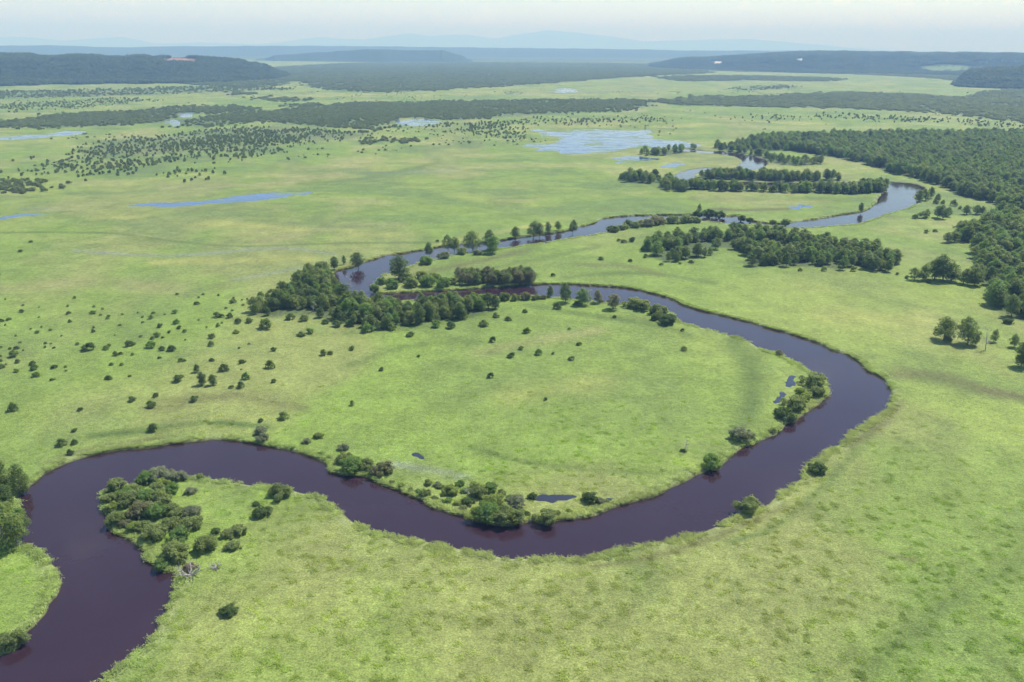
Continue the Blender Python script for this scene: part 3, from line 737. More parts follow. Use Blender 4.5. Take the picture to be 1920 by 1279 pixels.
ALDER = [make_alder(100 + i, 3800, .175, 9.0, 1.9 + .25 * (i % 4)) for i in range(8)]
WILLOW = [make_willow(200 + i) for i in range(6)]
SHRUB = [make_shrub(300 + i) for i in range(7)]
DEAD = [make_dead(400 + i) for i in range(3)]
FALLEN = [make_fallen(450 + i) for i in range(2)]

rnd = random.Random(5)
def colour_override(o, mat):
    o.material_slots[0].link = 'OBJECT'; o.material_slots[0].material = mat

def plant(name, meshes, part_names, x, y, z, sx, sz, label, cat, group=None, leaf=None):
    """a thing: Empty at its foot with its parts"""
    e = link(name, None)
    e.empty_display_size = .5
    e.location = (x, y, z); e.rotation_euler = (0, 0, rnd.uniform(0, 6.283)); e.scale = (sx, sx, sz)
    for me, pn in zip(meshes, part_names):
        o = link(pn, me, e)
        if leaf and pn == 'crown': colour_override(o, LEAF[leaf])
    return tag(e, label, cat, group)

N_TREES = 0
def tree(px, py, h, leaf='alder', label=None, group=None, wf=1.0):
    global N_TREES; N_TREES += 1
    x, y = ground(px, py)
    m = h * depth_at(x, y) / F / cp
    s = m / 9.4
    plant('alder_tree', rnd.choice(ALDER), ('crown', 'trunk'), x, y, -.05, s * wf, s, label, 'tree', group, leaf)
def willow(px, py, w, leaf='olive', label=None, group=None, hf=1.0):
    x, y = ground(px, py)
    m = w * depth_at(x, y) / F
    s = m / 6.2
    plant('willow_bush', rnd.choice(WILLOW), ('crown', 'stems'), x, y + m * .3, -.1, s, s * hf, label, 'bush', group, leaf)
def shrub(px, py, w, leaf='dark', label=None, group=None, hf=1.0):
    x, y = ground(px, py)
    m = max(w, 5) * depth_at(x, y) / F
    s = m / 3.3
    me = rnd.choice(SHRUB)
    e = plant('meadow_shrub', me, ('crown', 'stems'), x, y, -.05, s, s * hf * rnd.uniform(.85, 1.25), label, 'shrub', group, leaf)
def dead(px, py, h, label, group=None):
    x, y = ground(px, py)
    s = h * depth_at(x, y) / F / cp / 6.0
    plant('dead_tree', rnd.choice(DEAD), ('branches', 'trunk'), x, y, -.05, s, s, label, 'dead tree', group)

# --- trees on the left edge
G = 'alder trees on the left bank'
for (a, b, h, lf) in [(4, 932, 78, 'alder'), (12, 966, 62, 'dark'), (-20, 1000, 95, 'alder'), (-30, 945, 85, 'alder'), (-45, 975, 80, 'dark')]:
    tree(a, b, h, lf, 'dark green tree in the clump at the left edge', G, 1.0)
tree(40, 922, 58, 'alder', 'dark green tree at the river end of the left edge clump', G, 1.05)
tree(12, 1024, 92, 'alder', 'largest green tree at the lower end of left edge clump', G, 1.15)
tree(34, 1012, 52, 'dark', 'low dark tree leaning over the river beside largest left tree', G, 1.4)
willow(26, 972, 34, 'green', 'green bush at the water between the left edge trees')
willow(40, 926, 24, 'olive', 'small olive bush at the foot of left edge trees')
dead(36, 1024, 26, 'bare pale trunk standing at the tip of left bank grass')
dead(14, 1030, 20, 'bare pale trunk in front of the largest left tree')
willow(14, 1222, 62, 'olive', 'olive bush on the grassy left bank at lower left corner')

# --- thicket on the lower-left point
G = 'bushes of the thicket on the lower left point'
TH = 'rounded %s bush in the dense thicket on lower left point'
for (a, b, w, lf) in [(215, 925, 48, 'olive'), (200, 947, 38, 'olive'), (243, 932, 44, 'olive'), (270, 913, 50, 'green'), (290, 906, 54, 'grey'), (312, 899, 34, 'grey'), (330, 906, 40, 'grey'), (316, 929, 38, 'green'), (290, 937, 50, 'olive'), (237, 953, 54, 'olive'), (300, 956, 58, 'olive'), (255, 979, 64, 'brown'), (290, 975, 54, 'green'), (213, 987, 48, 'olive'), (227, 993, 32, 'brown'), (282, 1018, 62, 'olive'), (353, 999, 60, 'olive'), (314, 1001, 54, 'olive'), (327, 1023, 54, 'green'), (318, 1055, 68, 'olive'), (334, 1060, 42, 'olive'), (355, 974, 46, 'grey'), (265, 945, 48, 'green'), (325, 975, 50, 'olive'), (228, 940, 44, 'green'), (262, 1002, 40, 'olive')]:
    willow(a, b, w, lf, TH % lf, G)
willow(298, 916, 34, 'lime', 'small bright green bush inside the dense lower left thicket')
willow(207, 961, 34, 'lime', 'yellowish bush at the water edge of lower left thicket')
willow(249, 1002, 42, 'lime', 'pale yellow green bush at the water in the thicket')
willow(300, 1072, 38, 'green', 'bright green bush at the lower tip of the thicket')
willow(380, 1039, 60, 'olive', 'large olive bush at the meadow side of the thicket')
willow(355, 928, 30, 'grey', 'small dark grey bush standing alone right of the thicket', hf=.8)
willow(373, 898, 18, 'lime', 'small round bright bush at the river edge above the thicket')
willow(402, 1003, 24, 'dark', 'small dark bush at left end of the bush row')
willow(424, 1011, 38, 'olive', 'olive bush in the middle of the short bush row', hf=.8)
willow(447, 1007, 42, 'olive', 'olive bush at right end of the short bush row', hf=.9)
willow(434, 1033, 38, 'olive', 'low bush below the short bush row', hf=.7)
willow(522, 938, 54, 'olive', 'olive bush on the bank where the river widens')
willow(490, 973, 42, 'dark', 'dark bush in the grass below the bank bush')
willow(479, 950, 18, 'dark', 'tiny dark bush left of the bank bush')
willow(424, 1160, 46, 'dark', 'lone dark bush in the foreground meadow at lower left', hf=.8)
x, y = ground(356, 1080); s = 46 * depth_at(x, y) / F / 4.5
o = link('dead_boughs', FALLEN[0]); o.location = (x, y, 0); o.scale = (s, s, s); tag(o, 'bleached tangle of dead boughs at foot of the thicket', 'dead wood')
willow(351, 1073, 34, 'tan', 'dry brown bush at the foot of the thicket', hf=.7)
x, y = ground(404, 1066); s = 30 * depth_at(x, y) / F / 4.5
o = link('dead_boughs', FALLEN[1]); o.location = (x, y, 0); o.scale = (s, s, s * .8); tag(o, 'pale dead boughs in grass right of the thicket', 'dead wood')

# --- north bank of the lower reach
for (a, b, w, lf, lab) in [(487, 816, 32, 'grey', 'grey bush above the top of the lower river bend'), (489, 832, 32, 'grey', 'grey bush at the water on top of lower river bend'), (574, 834, 22, 'grey', 'left one of three small bushes on the lower north bank'), (597, 823, 22, 'olive', 'small olive bush above the three bushes on lower bank'), (640, 848, 27, 'grey', 'grey bush just above the large bank bushes'), (645, 872, 42, 'olive', 'yellowish bush at left of the large bank bushes'), (660, 890, 58, 'green', 'large green bush hanging over the lower north bank'), (682, 886, 42, 'olive', 'olive bush right behind the large hanging bush'), (713, 895, 52, 'brown', 'brownish bush at right end of large bank bushes')]:
    willow(a, b, w, lf, lab)
# --- bushes on the tip of the lower bend
for (a, b, w, lf, lab) in [(804, 912, 22, 'olive', 'small olive bush at left of the lower bend bushes'), (820, 914, 20, 'grey', 'small grey bush among left lower bend bushes'), (797, 933, 28, 'olive', 'olive bush at the water left of lower bend bushes'), (832, 930, 22, 'olive', 'small bush between the left lower bend bushes'), (861, 915, 24, 'green', 'small green bush behind lower bend bushes'), (850, 931, 38, 'lime', 'bright green bush by the dead branch in lower bend'), (889, 920, 28, 'lime', 'bright bush behind the dark round lower bend bush'), (896, 937, 44, 'olive', 'dark round bush in the middle of lower bend bushes'), (916, 927, 38, 'green', 'green bush behind the large lower bend bush'), (878, 949, 28, 'dark', 'small dark bush beside the large lower bend bush'), (924, 955, 56, 'lime', 'yellow green bush rising behind the large lower bend bush'), (970, 958, 50, 'grey', 'grey green bush right of the large lower bend bush'), (917, 983, 66, 'green', 'left half of the largest bush pair hanging over lower bend water'), (945, 987, 66, 'olive', 'right half of the largest bush pair hanging over lower bend water'), (893, 979, 46, 'lime', 'bright bush at left foot of the largest bend bush'), (958, 986, 56, 'olive', 'olive bush at right foot of the largest bend bush'), (998, 938, 24, 'dark', 'small dark bush at the end of narrow pool'), (990, 970, 18, 'dark', 'tiny dark bush between the two waterside bushes'), (1022, 985, 50, 'olive', 'rounded olive bush at the water right of largest bend bush'), (1105, 946, 40, 'dark', 'dark bush standing at the narrow pool'), (1126, 946, 24, 'grey', 'small grey bush right of the narrow pool')]:
    willow(a, b, w, lf, lab)
dead(876, 934, 30, 'leaning dead branch between the lower bend bushes')
# --- low brush along the banks of the lower reach
G = 'low brush along the lower river banks'
for (a, b, w, lf) in [(735, 908, 16, 'olive'), (752, 915, 20, 'lime'), (770, 922, 16, 'olive'), (784, 926, 20, 'green'), (815, 938, 18, 'olive'), (838, 944, 22, 'green'), (858, 948, 20, 'lime'), (868, 958, 22, 'olive'), (980, 966, 22, 'green'), (1005, 972, 18, 'lime'), (1045, 968, 22, 'olive'), (1068, 962, 16, 'lime'), (1140, 944, 16, 'olive'), (615, 862, 16, 'olive'), (600, 854, 14, 'green'), (548, 842, 12, 'olive'), (694, 888, 26, 'green'), (942, 930, 26, 'olive'), (955, 940, 26, 'green'), (912, 948, 34, 'lime'), (870, 926, 22, 'green'), (826, 918, 22, 'olive')]:
    willow(a, b, w, lf, 'low spreading brush between the taller bushes of the lower bank', G, .75)
# --- right bend
for (a, b, w, lf, lab) in [(1528, 728, 54, 'olive', 'large pale olive bush at the top of the right bend'), (1536, 746, 40, 'olive', 'bush at the water below the pale olive bush'), (1513, 754, 46, 'lime', 'bright bush in the middle of right bend bushes'), (1493, 771, 54, 'olive', 'olive bush in the middle of the right bend bank'), (1478, 792, 46, 'dark', 'dark bush overhanging the right bend water'), (1464, 780, 26, 'dark', 'small dark bush left of the overhanging bush'), (1396, 831, 52, 'grey', 'greyish bush on the inner bank of right bend'), (1336, 882, 50, 'green', 'green bush at the water on inner bank of right bend'), (1462, 667, 19, 'brown', 'tiny brown bush at the water above right bend bushes'), (1450, 812, 18, 'olive', 'tiny bush at the water below right bend bushes'), (1532, 893, 44, 'dark', 'dark green bush alone on the outer bank of right bend'), (1409, 967, 60, 'olive', 'olive bush on the outer bank below the right bend')]:
    willow(a, b, w, lf, lab)
dead(1284, 848, 28, 'bare dead tree in the meadow inside right bend')
dead(1174, 895, 14, 'small bare sapling in the meadow near lower bend')
shrub(1281, 847, 14, 'dark', 'small dark shrub at the foot of the dead tree')
# --- right-hand meadow trees
tree(1769, 637, 46, 'alder', 'left tree of the pair standing in the right meadow', 'meadow tree pair', 1.35)
tree(1814, 646, 52, 'alder', 'right tree of the pair standing in the right meadow', 'meadow tree pair', 1.3)
willow(1780, 641, 20, 'olive', 'small bush at the foot of the left meadow tree')
tree(1828, 648, 26, 'dark', 'small dark tree at the foot of right meadow tree', None, .9)
tree(1863, 641, 25, 'olive', 'thin small tree behind the bare tree in right meadow')
dead(1848, 657, 40, 'bare pale tree right of the meadow tree pair')
tree(1901, 651, 26, 'alder', 'small leaning tree near right edge of the meadow', None, 1.1)
tree(1915, 688, 48, 'dark', 'dark tree cut by right edge of the picture', None, 1.2)
willow(1894, 608, 22, 'dark', 'small dark bush below the corner of right forest')
# --- middle bank, between the loops
for (a, b, h, lf, wf, lab) in [(1031, 557, 22, 'dark', 1.1, 'small dark tree left of the leaning bank tree'), (1061, 567, 38, 'dark', 1.15, 'tall dark bank tree with two tiers'), (1092, 571, 32, 'green', 1.5, 'round green tree on the middle bank'), (1120, 568, 25, 'brown', 1.0, 'thin half bare tree on the middle bank'), (1149, 579, 30, 'brown', 1.4, 'brownish round tree on the middle bank'), (990, 529, 30, 'dark', 1.6, 'dark round tree alone on far side of middle reach'), (747, 525, 46, 'dark', 1.5, 'large dark tree on the neck between two river loops'), (627, 506, 26, 'dark', 1.2, 'dark tree at the left end of upper reach'), (645, 496, 18, 'dark', .8, 'slender small tree behind the left end of upper reach'), (672, 501, 28, 'dark', 1.5, 'broad dark tree at the water of upper reach left end'), (805, 480, 26, 'dark', 1.0, 'upright dark tree on the near bank of upper reach'), (840, 470, 30, 'alder', 1.0, 'left tree of the bank group on upper reach'), (852, 471, 28, 'alder', 1.2, 'second tree of the bank group on upper reach'), (887, 470, 37, 'alder', 1.5, 'broad tree in the middle of upper reach bank group'), (918, 468, 38, 'alder', 1.1, 'tallest tree at the right of upper reach bank group'), (923, 475, 34, 'green', 1.4, 'bright green tree at right end of upper reach group'), (967, 446, 22, 'alder', 1.5, 'left tree of the row behind upper reach'), (1000, 444, 30, 'alder', 1.5, 'largest tree of the row behind upper reach'), (1012, 443, 26, 'alder', 1.3, 'tree next to the largest in row behind upper reach'), (1028, 436, 20, 'alder', 1.3, 'small tree in the row behind upper reach'), (1047, 432, 18, 'alder', 1.3, 'last small tree of the row behind upper reach'), (1073, 437, 25, 'dark', 1.1, 'single dark tree right of the row behind upper reach'), (1614, 398, 18, 'dark', 1.1, 'single dark tree at the water on upper right bend'), (1310, 402, 20, 'alder', .8, 'thin tall tree behind the upper reach bushes')]:
    tree(a, b, h, lf, lab, None, wf)
dead(1108, 573, 27, 'bare grey tree between the middle bank trees')
dead(660, 548, 30, 'bare pale tree in front of the upper reach water')
dead(587, 585, 22, 'pale dead trunk at the front of left grove')
for (a, b, w, lf, lab) in [(798, 497, 34, 'green', 'green bush on near bank of upper reach'), (830, 486, 28, 'grey', 'grey bush on near bank of upper reach'), (867, 478, 28, 'olive', 'olive bush below upper reach bank group'), (897, 479, 22, 'olive', 'low bush below the tallest upper reach tree'), (1187, 579, 40, 'olive', 'left bush of the middle bank row'), (1208, 585, 42, 'olive', 'second bush of the middle bank row'), (1237, 594, 44, 'olive', 'third bush of the middle bank row'), (1252, 610, 42, 'dark', 'dark last bush of the middle bank row'), (1232, 602, 26, 'dark', 'small dark bush below the middle bank row'), (1082, 573, 16, 'dark', 'small dark bush at the foot of round green tree'), (1128, 569, 14, 'brown', 'small brownish bush on the middle bank')]:
    willow(a, b, w, lf, lab)
G = 'bushes along the upper reach'
for (a, b, w, lf) in [(1150, 436, 30, 'olive'), (1170, 432, 28, 'olive'), (1192, 428, 26, 'olive'), (1212, 426, 34, 'brown'), (1235, 423, 40, 'brown'), (1262, 420, 34, 'olive'), (1290, 419, 36, 'olive'), (1308, 418, 26, 'olive'), (1180, 424, 26, 'dark')]:
    willow(a, b, w, lf, 'low rounded bush in the row on near bank of upper reach', G, .9)
G2 = 'dark bushes behind the upper reach'
for (a, b, w, lf) in [(1312, 408, 24, 'dark'), (1330, 407, 28, 'dark'), (1350, 409, 26, 'dark'), (1390, 415, 22, 'dark'), (1408, 418, 18, 'dark'), (1450, 422, 18, 'olive'), (1475, 423, 24, 'olive')]:
    willow(a, b, w, lf, 'dark bush on the far bank of upper reach', G2, 1.1)
# shrubs of the neck of land between the two loops
G = 'bushes on the neck between the loops'
for (a, b, w, lf) in [(770, 540, 36, 'olive'), (800, 540, 40, 'green'), (830, 541, 40, 'green'), (760, 530, 30, 'lime'), (790, 526, 30, 'olive'), (815, 528, 30, 'lime'), (715, 535, 26, 'green'), (735, 543, 34, 'green'), (700, 548, 24, 'green'), (845, 535, 26, 'olive')]:
    willow(a, b, w, lf, 'green bush on the wooded neck between the two loops', G, 1.15)
G = 'bushes on the near bank of the middle reach'
for (a, b, w, lf) in [(880, 568, 24, 'olive'), (905, 567, 26, 'green'), (925, 567, 22, 'olive'), (945, 566, 28, 'dark'), (965, 565, 24, 'olive'), (985, 564, 26, 'brown'), (1005, 564, 20, 'olive'), (1018, 562, 16, 'brown'), (860, 572, 26, 'green'), (840, 574, 24, 'olive')]:
    willow(a, b, w, lf, 'bush on near bank of the middle reach right of the grove', G, 1.2)
G = 'brownish trees on the neck'
for i in range(26):
    a = 862 + i * 5.2; b = 533 + rnd.uniform(-8, 3)
    tree(a, b, rnd.uniform(20, 30), rnd.choice(['brown', 'brown', 'olive', 'alder']), 'brownish tree in the row on far side of middle reach', G, 1.35)

# --- shrubs scattered in the meadow
G = 'shrubs scattered over the left meadow'
SH = [(165, 333, 40), (15, 405, 35), (68, 393, 40), (515, 348, 35), (525, 410, 35), (698, 342, 50), (755, 360, 25), (815, 373, 25), (920, 357, 20), (1035, 347, 12), (1135, 380, 45), (1235, 358, 15), (1315, 338, 45), (1478, 273, 45), (1070, 415, 25), (1198, 445, 45), (1325, 415, 55), (1345, 455, 40), (1385, 480, 40), (1270, 490, 30), (1058, 520, 30), (1180, 510, 60), (1145, 535, 40), (1220, 530, 25), (975, 575, 80), (1130, 590, 75), (1215, 618, 45), (1285, 615, 75), (870, 655, 50), (908, 652, 32), (660, 605, 100), (795, 610, 50), (580, 580, 30), (700, 485, 35), (278, 490, 40), (380, 475, 25), (230, 468, 15), (150, 567, 25), (125, 610, 40), (75, 615, 25), (175, 625, 15), (105, 660, 70), (340, 575, 25), (340, 603, 25), (382, 577, 20), (405, 607, 25), (5, 670, 25), (10, 705, 25), (15, 750, 50), (132, 710, 45), (125, 780, 45), (245, 725, 50), (258, 760, 60), (275, 810, 60), (408, 750, 50), (390, 848, 30), (835, 730, 40), (815, 833, 55), (1355, 705, 40), (1590, 698, 45), (1680, 765, 75), (1815, 710, 60), (1845, 830, 60), (1733, 900, 45), (1805, 893, 60), (1590, 525, 55), (1583, 585, 45), (1635, 440, 40), (1630, 365, 60), (1665, 370, 40), (1725, 370, 50), (1785, 400, 45), (1870, 400, 50), (1750, 258, 55), (1490, 400, 12), (1550, 455, 12), (40, 245, 12), (5, 60, 12), (1695, 310, 20), (1825, 285, 25), (1855, 245, 12)]
for (a, b, w) in SH:
    lf = rnd.choice(['dark', 'alder', 'dark', 'green'] if w > 30 else ['dark', 'alder', 'olive'])
    zone = 'near the left edge' if a < 460 else 'in the far rows' if b < 400 else 'in the left middle' if a < 1000 else 'in the crowded middle' if a < 1420 else 'towards the grove'
    shrub(a / 4, 500 + (b + w * .22) / 4, w / 4 * 1.15, lf, '%s %s shrub %s of the left meadow' % ('broad' if w > 65 else 'small' if w > 30 else 'tiny', dict(dark='dark green', alder='mid green', green='bright green', olive='olive')[lf], zone), G)
G = 'tiny shrubs dotted over the left meadow'
for i in range(45):
    a = rnd.uniform(0, 470); b = rnd.uniform(565, 720) - .04 * a
    shrub(a, b, rnd.uniform(4, 9), rnd.choice(['alder', 'green', 'olive']), 'tiny green shrub dotted between the larger shrubs of left meadow', G)
for (a, b, w, lf, lab) in [(334, 715, 25, 'dark', 'wide dark shrub left of the two dark meadow trees'), (443, 625, 14, 'lime', 'pale yellow green shrub in front of left grove'), (364, 752, 20, 'alder', 'round shrub below the two dark meadow trees'), (292, 744, 13, 'dark', 'upper of two shrubs above the lower river bend'), (284, 763, 22, 'alder', 'lower of two shrubs above the lower river bend'), (248, 752, 18, 'dark', 'thin low shrub left of the two shrubs'), (150, 770, 14, 'dark', 'single round shrub in left meadow near the bend'), (25, 770, 22, 'alder', 'ragged shrub near left edge above the river'), (286, 808, 24, 'dark', 'dark shrub in the dark sedge above lower bend'), (140, 809, 14, 'dark', 'shrub above the bank at left of lower bend'), (115, 835, 24, 'dark', 'left shrub of the pair on left bank'), (140, 833, 14, 'dark', 'right shrub of the pair on left bank'), (133, 852, 17, 'dark', 'shrub at the water of the left bank'), (489, 791, 12, 'dark', 'small shrub above the grey bank bush'), (531, 785, 24, 'alder', 'round green shrub above the lower north bank'), (715, 695, 13, 'dark', 'lone shrub in meadow left of centre inside the loop'), (660, 760, 11, 'alder', 'lone upright shrub left of centre above the lower reach'), (919, 708, 15, 'dark', 'lone pointed shrub in the middle of the loop meadow'), (1023, 750, 10, 'dark', 'lone round shrub in the centre of the loop meadow'), (507, 690, 20, 'alder', 'pointed shrub alone left of the loop meadow'), (923, 641, 15, 'dark', 'round shrub above the lone pointed shrub'), (988, 624, 18, 'dark', 'wide shrub in upper loop meadow'), (1282, 657, 14, 'olive', 'small low shrub near right side of loop meadow'), (1071, 675, 15, 'olive', 'pale low shrub right of centre in loop meadow'), (1086, 647, 13, 'dark', 'small low shrub in right upper loop meadow'), (1279, 621, 9, 'dark', 'tiny upright shrub at the end of middle bank row'), (1152, 596, 10, 'dark', 'tiny shrub below the middle bank bushes'), (1045, 579, 17, 'dark', 'low shrub below the tall dark bank tree'), (58, 455, 9, 'dark', 'upper of two specks of shrub in far left meadow'), (38, 473, 10, 'dark', 'lower of two specks of shrub in far left meadow'), (1182, 491, 11, 'dark', 'lone dark shrub left of the middle grove'), (1127, 487, 14, 'olive', 'low shrub in meadow below upper reach'), (1037, 518, 10, 'dark', 'small shrub in meadow above the middle reach'), (820, 454, 8, 'dark', 'tiny shrub behind the upper reach group')]:
    shrub(a, b, w, lf, lab, None, 1.5 if 'pointed' in lab or 'upright' in lab else 1.0)
tree(380, 722, 26, 'dark', 'left of two dark small trees in left meadow', None, 1.2)
tree(400, 722, 22, 'dark', 'right of two dark small trees in left meadow', None, 1.3)
tree(369, 698, 17, 'dark', 'small dark tree above the two dark meadow trees', None, 1.1)
G = 'shrubs in front of the left grove'
for (a, b, w) in [(513, 658, 12), (607, 666, 14), (620, 664, 13), (660, 656, 13), (785, 669, 9), (770, 630, 17), (845, 615, 19), (818, 613, 19), (907, 611, 20), (953, 601, 14), (867, 598, 21), (958, 670, 16), (977, 655, 12), (1010, 665, 14), (1037, 664, 7), (513, 717, 11), (582, 625, 17), (565, 630, 17), (500, 616, 27), (545, 599, 18), (490, 557, 15), (507, 548, 11), (447, 606, 13), (467, 605, 13), (1067, 618, 7), (570, 602, 18), (610, 607, 16), (632, 612, 20), (655, 610, 18), (690, 622, 24), (735, 618, 20), (765, 610, 16), (930, 595, 16), (985, 586, 12)]:
    shrub(a, b, w * 1.1, rnd.choice(['dark', 'alder', 'alder', 'green']), 'small dark shrub scattered in front of the left grove', G)
G = 'shrubs beside the right forest'
for (a, b, w) in [(1737, 437, 13), (1753, 435, 11), (1731, 409, 24), (1768, 382, 12), (1788, 386, 16), (1715, 410, 14), (1800, 392, 10), (1755, 382, 14), (1700, 522, 10), (1740, 530, 12), (1240, 497, 10), (1275, 495, 9), (1296, 493, 12), (1430, 498, 14), (1445, 497, 14), (1500, 508, 10), (1545, 508, 12), (1600, 508, 14), (1682, 515, 10), (1170, 455, 14), (1185, 453, 16), (1160, 452, 10), (1205, 468, 12), (1210, 483, 12)]:
    shrub(a, b, w, rnd.choice(['dark', 'alder', 'olive']), 'low shrub on the grass between the upper bends and right forest', G)
G = 'trees between the upper right bend and the right forest'
for (a, b, h, wf) in [(1722, 378, 22, 1.4), (1735, 376, 22, 1.3), (1744, 372, 22, 1.1), (1756, 379, 16, 1.2), (1758, 408, 22, 1.3), (1768, 411, 26, 1.2), (1777, 406, 18, 1.2), (1738, 408, 16, 1.3), (1812, 402, 18, 1.6), (1830, 402, 18, 1.6), (1841, 402, 16, 1.4), (1775, 455, 20, 1.5), (1790, 454, 22, 1.5), (1800, 442, 28, 1.5), (1815, 443, 28, 1.5), (1830, 446, 26, 1.4)]:
    tree(a, b, h, rnd.choice(['alder', 'alder', 'dark']), 'small tree on the grass before the right forest', G, wf)
for (a, b, h, wf, lab) in [(1752, 524, 44, 1.2, 'left tall tree of the group before right forest'), (1768, 526, 50, 1.4, 'tallest tree of the group before right forest'), (1784, 528, 34, 1.5, 'right round tree of the group before right forest'), (1715, 525, 24, 1.3, 'low tree at left end of group before right forest'), (1730, 526, 32, 1.1, 'thin tree in the group before right forest'), (1806, 532, 30, 1.4, 'left round tree at the projecting forest corner'), (1826, 536, 34, 1.4, 'right round tree at the projecting forest corner')]:
    tree(a, b, h, 'alder', lab, 'tree group before right forest', wf)

# --- woods stocked tree by tree: the nearest 300 trees are single things, the rest one stand
cand = []
rs = np.random.default_rng(77)
for nm, cover, spacing, poly in NEAR_POLYS:
    lo, hi = poly.min(0), poly.max(0)
    nxs, nys = int((hi[0] - lo[0]) / spacing) + 1, int((hi[1] - lo[1]) / spacing) + 1
    X, Y = np.meshgrid(lo[0] + np.arange(nxs) * spacing, lo[1] + np.arange(nys) * spacing)
    X = X.ravel() + rs.uniform(-.45, .45, X.size) * spacing; Y = Y.ravel() + rs.uniform(-.45, .45, Y.size) * spacing
    gap = fbm(X / 16, Y / 16, 201, 3)
    m = inside(X, Y, poly) & (rs.random(X.size) < cover) & (gap > dict(right_forest=.31, bend_trees=.2).get(nm, .33)) & (river_sd(X, Y) > 1.5)
    u, v = pix(X, Y); m &= (u > -120) & (u < 2300)
    for a, b in zip(X[m], Y[m]): cand.append((math.hypot(a, b), a, b, nm))
cand.sort()
N_LEFT = 300 - N_TREES
HT = dict(left_grove=(4.0, 8.4), middle_grove=(4.6, 8.6), right_forest=(6.5, 12.5), bend_trees=(4.6, 10.0))
LAB = dict(left_grove=('dark green alder tree in the dense grove inside left loop', 'trees of the left grove'), middle_grove=('alder tree in the grove below the upper reach', 'trees of the middle grove'), right_forest=('alder tree at the near edge of the right forest', 'trees at the edge of right forest'), bend_trees=('tree in the line along the upper bend', 'trees along the upper bend'))
stand = []
seen = 0
for (d, a, b, nm) in cand:
    lo, hi = HT[nm]; h = rnd.uniform(lo, hi) * (1.12 if rnd.random() < .1 else 1)
    if nm == 'left_grove' and rnd.random() < .35: h *= .7
    u, v = pix(np.array([a]), np.array([b]))
    if seen < N_LEFT and -30 < u[0] < 1950:
        seen += 1
        s = h / 9.4
        lf = rnd.choice(['alder', 'alder', 'dark', 'green', 'olive'] if nm != 'right_forest' else ['alder', 'alder', 'dark', 'green'])
        lab = LAB[nm][0]
        if nm == 'left_grove':
            uu, vv = u[0], v[0]
            part = 'at the left tip of the grove' if uu < 520 else 'at the right end of the grove' if uu > 830 else 'in the tall back corner of the grove' if vv < 545 else 'in the front row of the grove' if vv > 598 else 'in the left half of the grove' if uu < 680 else 'in the right half of the grove'
            lab = '%s tree %s inside the left loop' % (dict(alder='mid green', dark='dark green', green='bright green', olive='olive green')[lf], part)
        plant('alder_tree', rnd.choice(ALDER), ('crown', 'trunk'), a, b, -.05, s * rnd.uniform(1.0, 1.5), s, lab, 'tree', LAB[nm][1], lf)
    else:
        stand.append((a, b, 0.0, h, 0 if nm == 'bend_trees' and rnd.random() < .35 else 1))

# ------------------------------------------------------------------ mass vegetation (instances)
def instancer(name, pts, scale, rotz, sources, label, cat, extra=None, tilt=None):
    """one object of kind 'stuff' that sets copies of the source meshes on points"""
    coll = bpy.data.collections.new(name + '_kinds')
    for i, parts in enumerate(sources):
        coll.objects.link(bpy.data.objects.new('%s_kind_%02d' % (name, i), parts))
    P = np.asarray(pts, np.float32)
    me = bpy.data.meshes.new(name); me.vertices.add(len(P)); me.vertices.foreach_set('co', P.ravel())
    a = me.attributes.new('size', 'FLOAT_VECTOR', 'POINT'); a.data.foreach_set('vector', np.asarray(scale, np.float32).ravel())
    float_attr(me, 'turn', rotz)
    a = me.attributes.new('pick', 'INT', 'POINT'); a.data.foreach_set('value', np.random.default_rng(len(P)).integers(0, len(sources), len(P)).astype(np.int32))
    if extra is not None: colour_attr(me, 'tone', extra)
    o = link(name, me)
    ng = bpy.data.node_groups.new(name + '_spread', 'GeometryNodeTree')
    ng.interface.new_socket('Geometry', in_out='INPUT', socket_type='NodeSocketGeometry'); ng.interface.new_socket('Geometry', in_out='OUTPUT', socket_type='NodeSocketGeometry')
    n, l = ng.nodes, ng.links
    gi, go = n.new('NodeGroupInput'), n.new('NodeGroupOutput')
    ip = n.new('GeometryNodeInstanceOnPoints'); ci = n.new('GeometryNodeCollectionInfo')
    ci.inputs['Collection'].default_value = coll; ci.inputs['Separate Children'].default_value = True; ci.inputs['Reset Children'].default_value = True
    ip.inputs['Pick Instance'].default_value = True
    def named(t, nm):
        q = n.new('GeometryNodeInputNamedAttribute'); q.data_type = t; q.inputs['Name'].default_value = nm; return q.outputs['Attribute']
    cx = n.new('ShaderNodeCombineXYZ'); l.new(named('FLOAT', 'turn'), cx.inputs['Z'])
    mp = n.new('GeometryNodeMeshToPoints')
    l.new(gi.outputs[0], mp.inputs['Mesh']); l.new(mp.outputs['Points'], ip.inputs['Points'])
    l.new(ci.outputs[0], ip.inputs['Instance']); l.new(named('INT', 'pick'), ip.inputs['Instance Index'])
    l.new(cx.outputs[0], ip.inputs['Rotation']); l.new(named('FLOAT_VECTOR', 'size'), ip.inputs['Scale'])
    l.new(ip.outputs['Instances'], go.inputs[0])
    md = o.modifiers.new('spread', 'NODES'); md.node_group = ng
    return tag(o, label, cat, kind='stuff')

